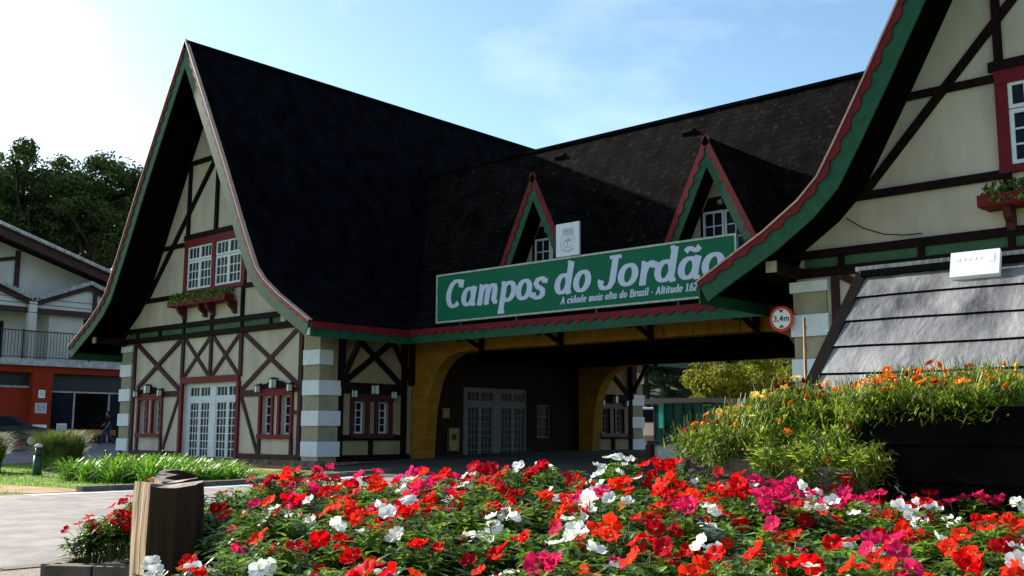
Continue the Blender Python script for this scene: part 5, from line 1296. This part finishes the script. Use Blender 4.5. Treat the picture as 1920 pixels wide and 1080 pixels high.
for k in range(5):
    mb = MB(); a = g0+d_*((k+.02)/5); b = g0+d_*((k+.98)/5); mb.quad((a.x, a.y, .7), (b.x, b.y, .7), (b.x, b.y, 2.75), (a.x, a.y, 2.75)); mb.build('glass_panel', M['teal'], gl)
mb = MB(); a, b = g0+nrm_, g1+nrm_; mb.quad((a.x, a.y, .7), (b.x, b.y, .7), (b.x, b.y, 2.7), (a.x, a.y, 2.7)); mb.quad((g0.x, g0.y, .7), (a.x, a.y, .7), (a.x, a.y, 2.7), (g0.x, g0.y, 2.7)); mb.build('rear_glass', M['teal'], gl)
mb = MB()
for k in range(6): a = g0+d_*(k/5); mb.box(a.x-.04, a.x+.04, a.y-.07, a.y+.02, .6, 2.76)
mb.build('mullion', M['dark_metal'], gl)
mb = MB(); o_ = nrm_.normalized()*-.5; e_ = d_.normalized()*.5; q = [g0+o_-e_, g1+o_+e_, g1+nrm_+e_, g0+nrm_-e_]; mb.hexa([(p.x, p.y, 2.78) for p in q]+[(p.x, p.y, 3.0) for p in q]); mb.build('flat_roof', M['dark_metal'], gl)
mb = MB(); a = g0+d_*.18; mb.box(a.x-.12, a.x+.12, a.y-.2, a.y-.1, 1.6, 2.9); mb.build('bright_panel', mat('bright_cyan', (.05, .62, .66), .3, .5, .05), gl)
# low wall with dark cap near the right pier, and a rusty bench-like block
lw = empty('low_white_wall', (0, 0, 0), 'low white wall with dark capping just beyond the gate passage', 'wall')
a, b = along(1222, 30), along(1300, 28.5)
mb = MB(); q = [a, b, b+Vector((.3, .3, 0)), a+Vector((.3, .3, 0))]; mb.hexa([(p.x, p.y, .3) for p in q]+[(p.x, p.y, 1.1) for p in q]); mb.build('wall_body', M['shop_white'], lw)
q = [a+Vector((-.15, -.15, 0)), b+Vector((.15, -.15, 0)), b+Vector((.4, .4, 0)), a+Vector((.2, .4, 0))]; mb = MB(); mb.hexa([(p.x, p.y, 1.1) for p in q]+[(p.x, p.y, 1.2) for p in q]); mb.build('dark_cap', M['dark_metal'], lw)
mb = MB(); mb.box(a.x-.18, a.x, a.y-.2, a.y, .3, 1.1); mb.build('corner_post', M['oxblood'], lw)
# red-brown block at its foot
mb = MB(); a = along(1203, 29); mb.beam((a.x-.35, a.y-.3, .62), (a.x+.35, a.y+.3, .62), .35, .22); tag(mb.build('stone_block', M['rust']), 'red-brown block on the ground at the foot of the low white wall', 'block')

# ------------------------------------------------------------------ person
def skin(name, verts, edges, radii, mt, parent=None, sub=2, root=0):
    me = bpy.data.meshes.new(name); me.from_pydata(verts, edges, []); o = bpy.data.objects.new(name, me); C.objects.link(o)
    sk = o.modifiers.new('skin', 'SKIN'); me.skin_vertices[0].data[root].use_root = True
    for v, r in zip(me.skin_vertices[0].data, radii): v.radius = (r, r) if not isinstance(r, tuple) else r
    sk.use_smooth_shade = True
    ms = o.modifiers.new('sub', 'SUBSURF'); ms.levels = sub; ms.render_levels = sub
    me.materials.append(mt)
    if parent is not None: o.parent = parent
    return o
pv = {'pel': (0, 0, .92), 'wa': (0, 0, 1.06), 'ch': (.02, 0, 1.30), 'nk': (.03, 0, 1.48), 'hd': (.05, 0, 1.58), 'ht': (.05, 0, 1.70),
      'hl': (0, .09, .90), 'kl': (.22, .10, .52), 'al': (.26, .10, .10), 'tl': (.40, .10, .05), 'hr': (0, -.09, .90), 'kr': (-.04, -.10, .50), 'ar': (-.34, -.10, .17), 'tr': (-.25, -.10, .05),
      'sl': (.02, .18, 1.40), 'el': (-.12, .24, 1.14), 'wl': (-.02, .25, .92), 'fl': (.02, .25, .84), 'sr': (.02, -.18, 1.40), 'er': (.10, -.24, 1.13), 'wr': (.28, -.25, 1.0), 'fr': (.34, -.24, .94)}
kk = list(pv); ed = [('pel', 'wa'), ('wa', 'ch'), ('ch', 'nk'), ('nk', 'hd'), ('hd', 'ht'), ('pel', 'hl'), ('hl', 'kl'), ('kl', 'al'), ('al', 'tl'), ('pel', 'hr'), ('hr', 'kr'), ('kr', 'ar'), ('ar', 'tr'), ('ch', 'sl'), ('sl', 'el'), ('el', 'wl'), ('wl', 'fl'), ('ch', 'sr'), ('sr', 'er'), ('er', 'wr'), ('wr', 'fr')]
rd = {'pel': .13, 'wa': .12, 'ch': .14, 'nk': .055, 'hd': .085, 'ht': .075, 'hl': .085, 'hr': .085, 'kl': .058, 'kr': .058, 'al': .04, 'ar': .04, 'tl': .032, 'tr': .032, 'sl': .06, 'sr': .06, 'el': .042, 'er': .042, 'wl': .03, 'wr': .03, 'fl': .032, 'fr': .032}
pe = skin('person', [pv[k] for k in kk], [(kk.index(a), kk.index(b)) for a, b in ed], [rd[k] for k in kk], M['skin'])
pe.location = (-49.94, 24.78, .66); pe.rotation_euler = (0, 0, R(-125)); tag(pe, 'person in black top and blue jeans walking across the parking area', 'person')
def cloth(name, keys, edges, grow, mt, over={}):
    vs = [over.get(k, pv[k]) for k in keys]; return skin(name, vs, [(keys.index(a), keys.index(b)) for a, b in edges], [rd[k]+grow for k in keys], mt, pe)
cloth('shirt', ['ch', 'wa', 'pel', 'sl', 'el', 'sr', 'er'], [('ch', 'wa'), ('wa', 'pel'), ('ch', 'sl'), ('sl', 'el'), ('ch', 'sr'), ('sr', 'er')], .022, M['shirt'])
cloth('jeans', ['pel', 'hl', 'kl', 'al', 'hr', 'kr', 'ar'], [('pel', 'hl'), ('hl', 'kl'), ('kl', 'al'), ('pel', 'hr'), ('hr', 'kr'), ('kr', 'ar')], .018, M['jeans'])
cloth('shoes', ['al', 'tl'], [('al', 'tl')], .018, M['shoe']); cloth('shoes', ['ar', 'tr'], [('ar', 'tr')], .018, M['shoe'])
skin('hair', [(.03, 0, 1.62), (.03, 0, 1.72), (-.01, 0, 1.60)], [(0, 1), (0, 2)], [.092, .085, .08], M['hair'], pe)
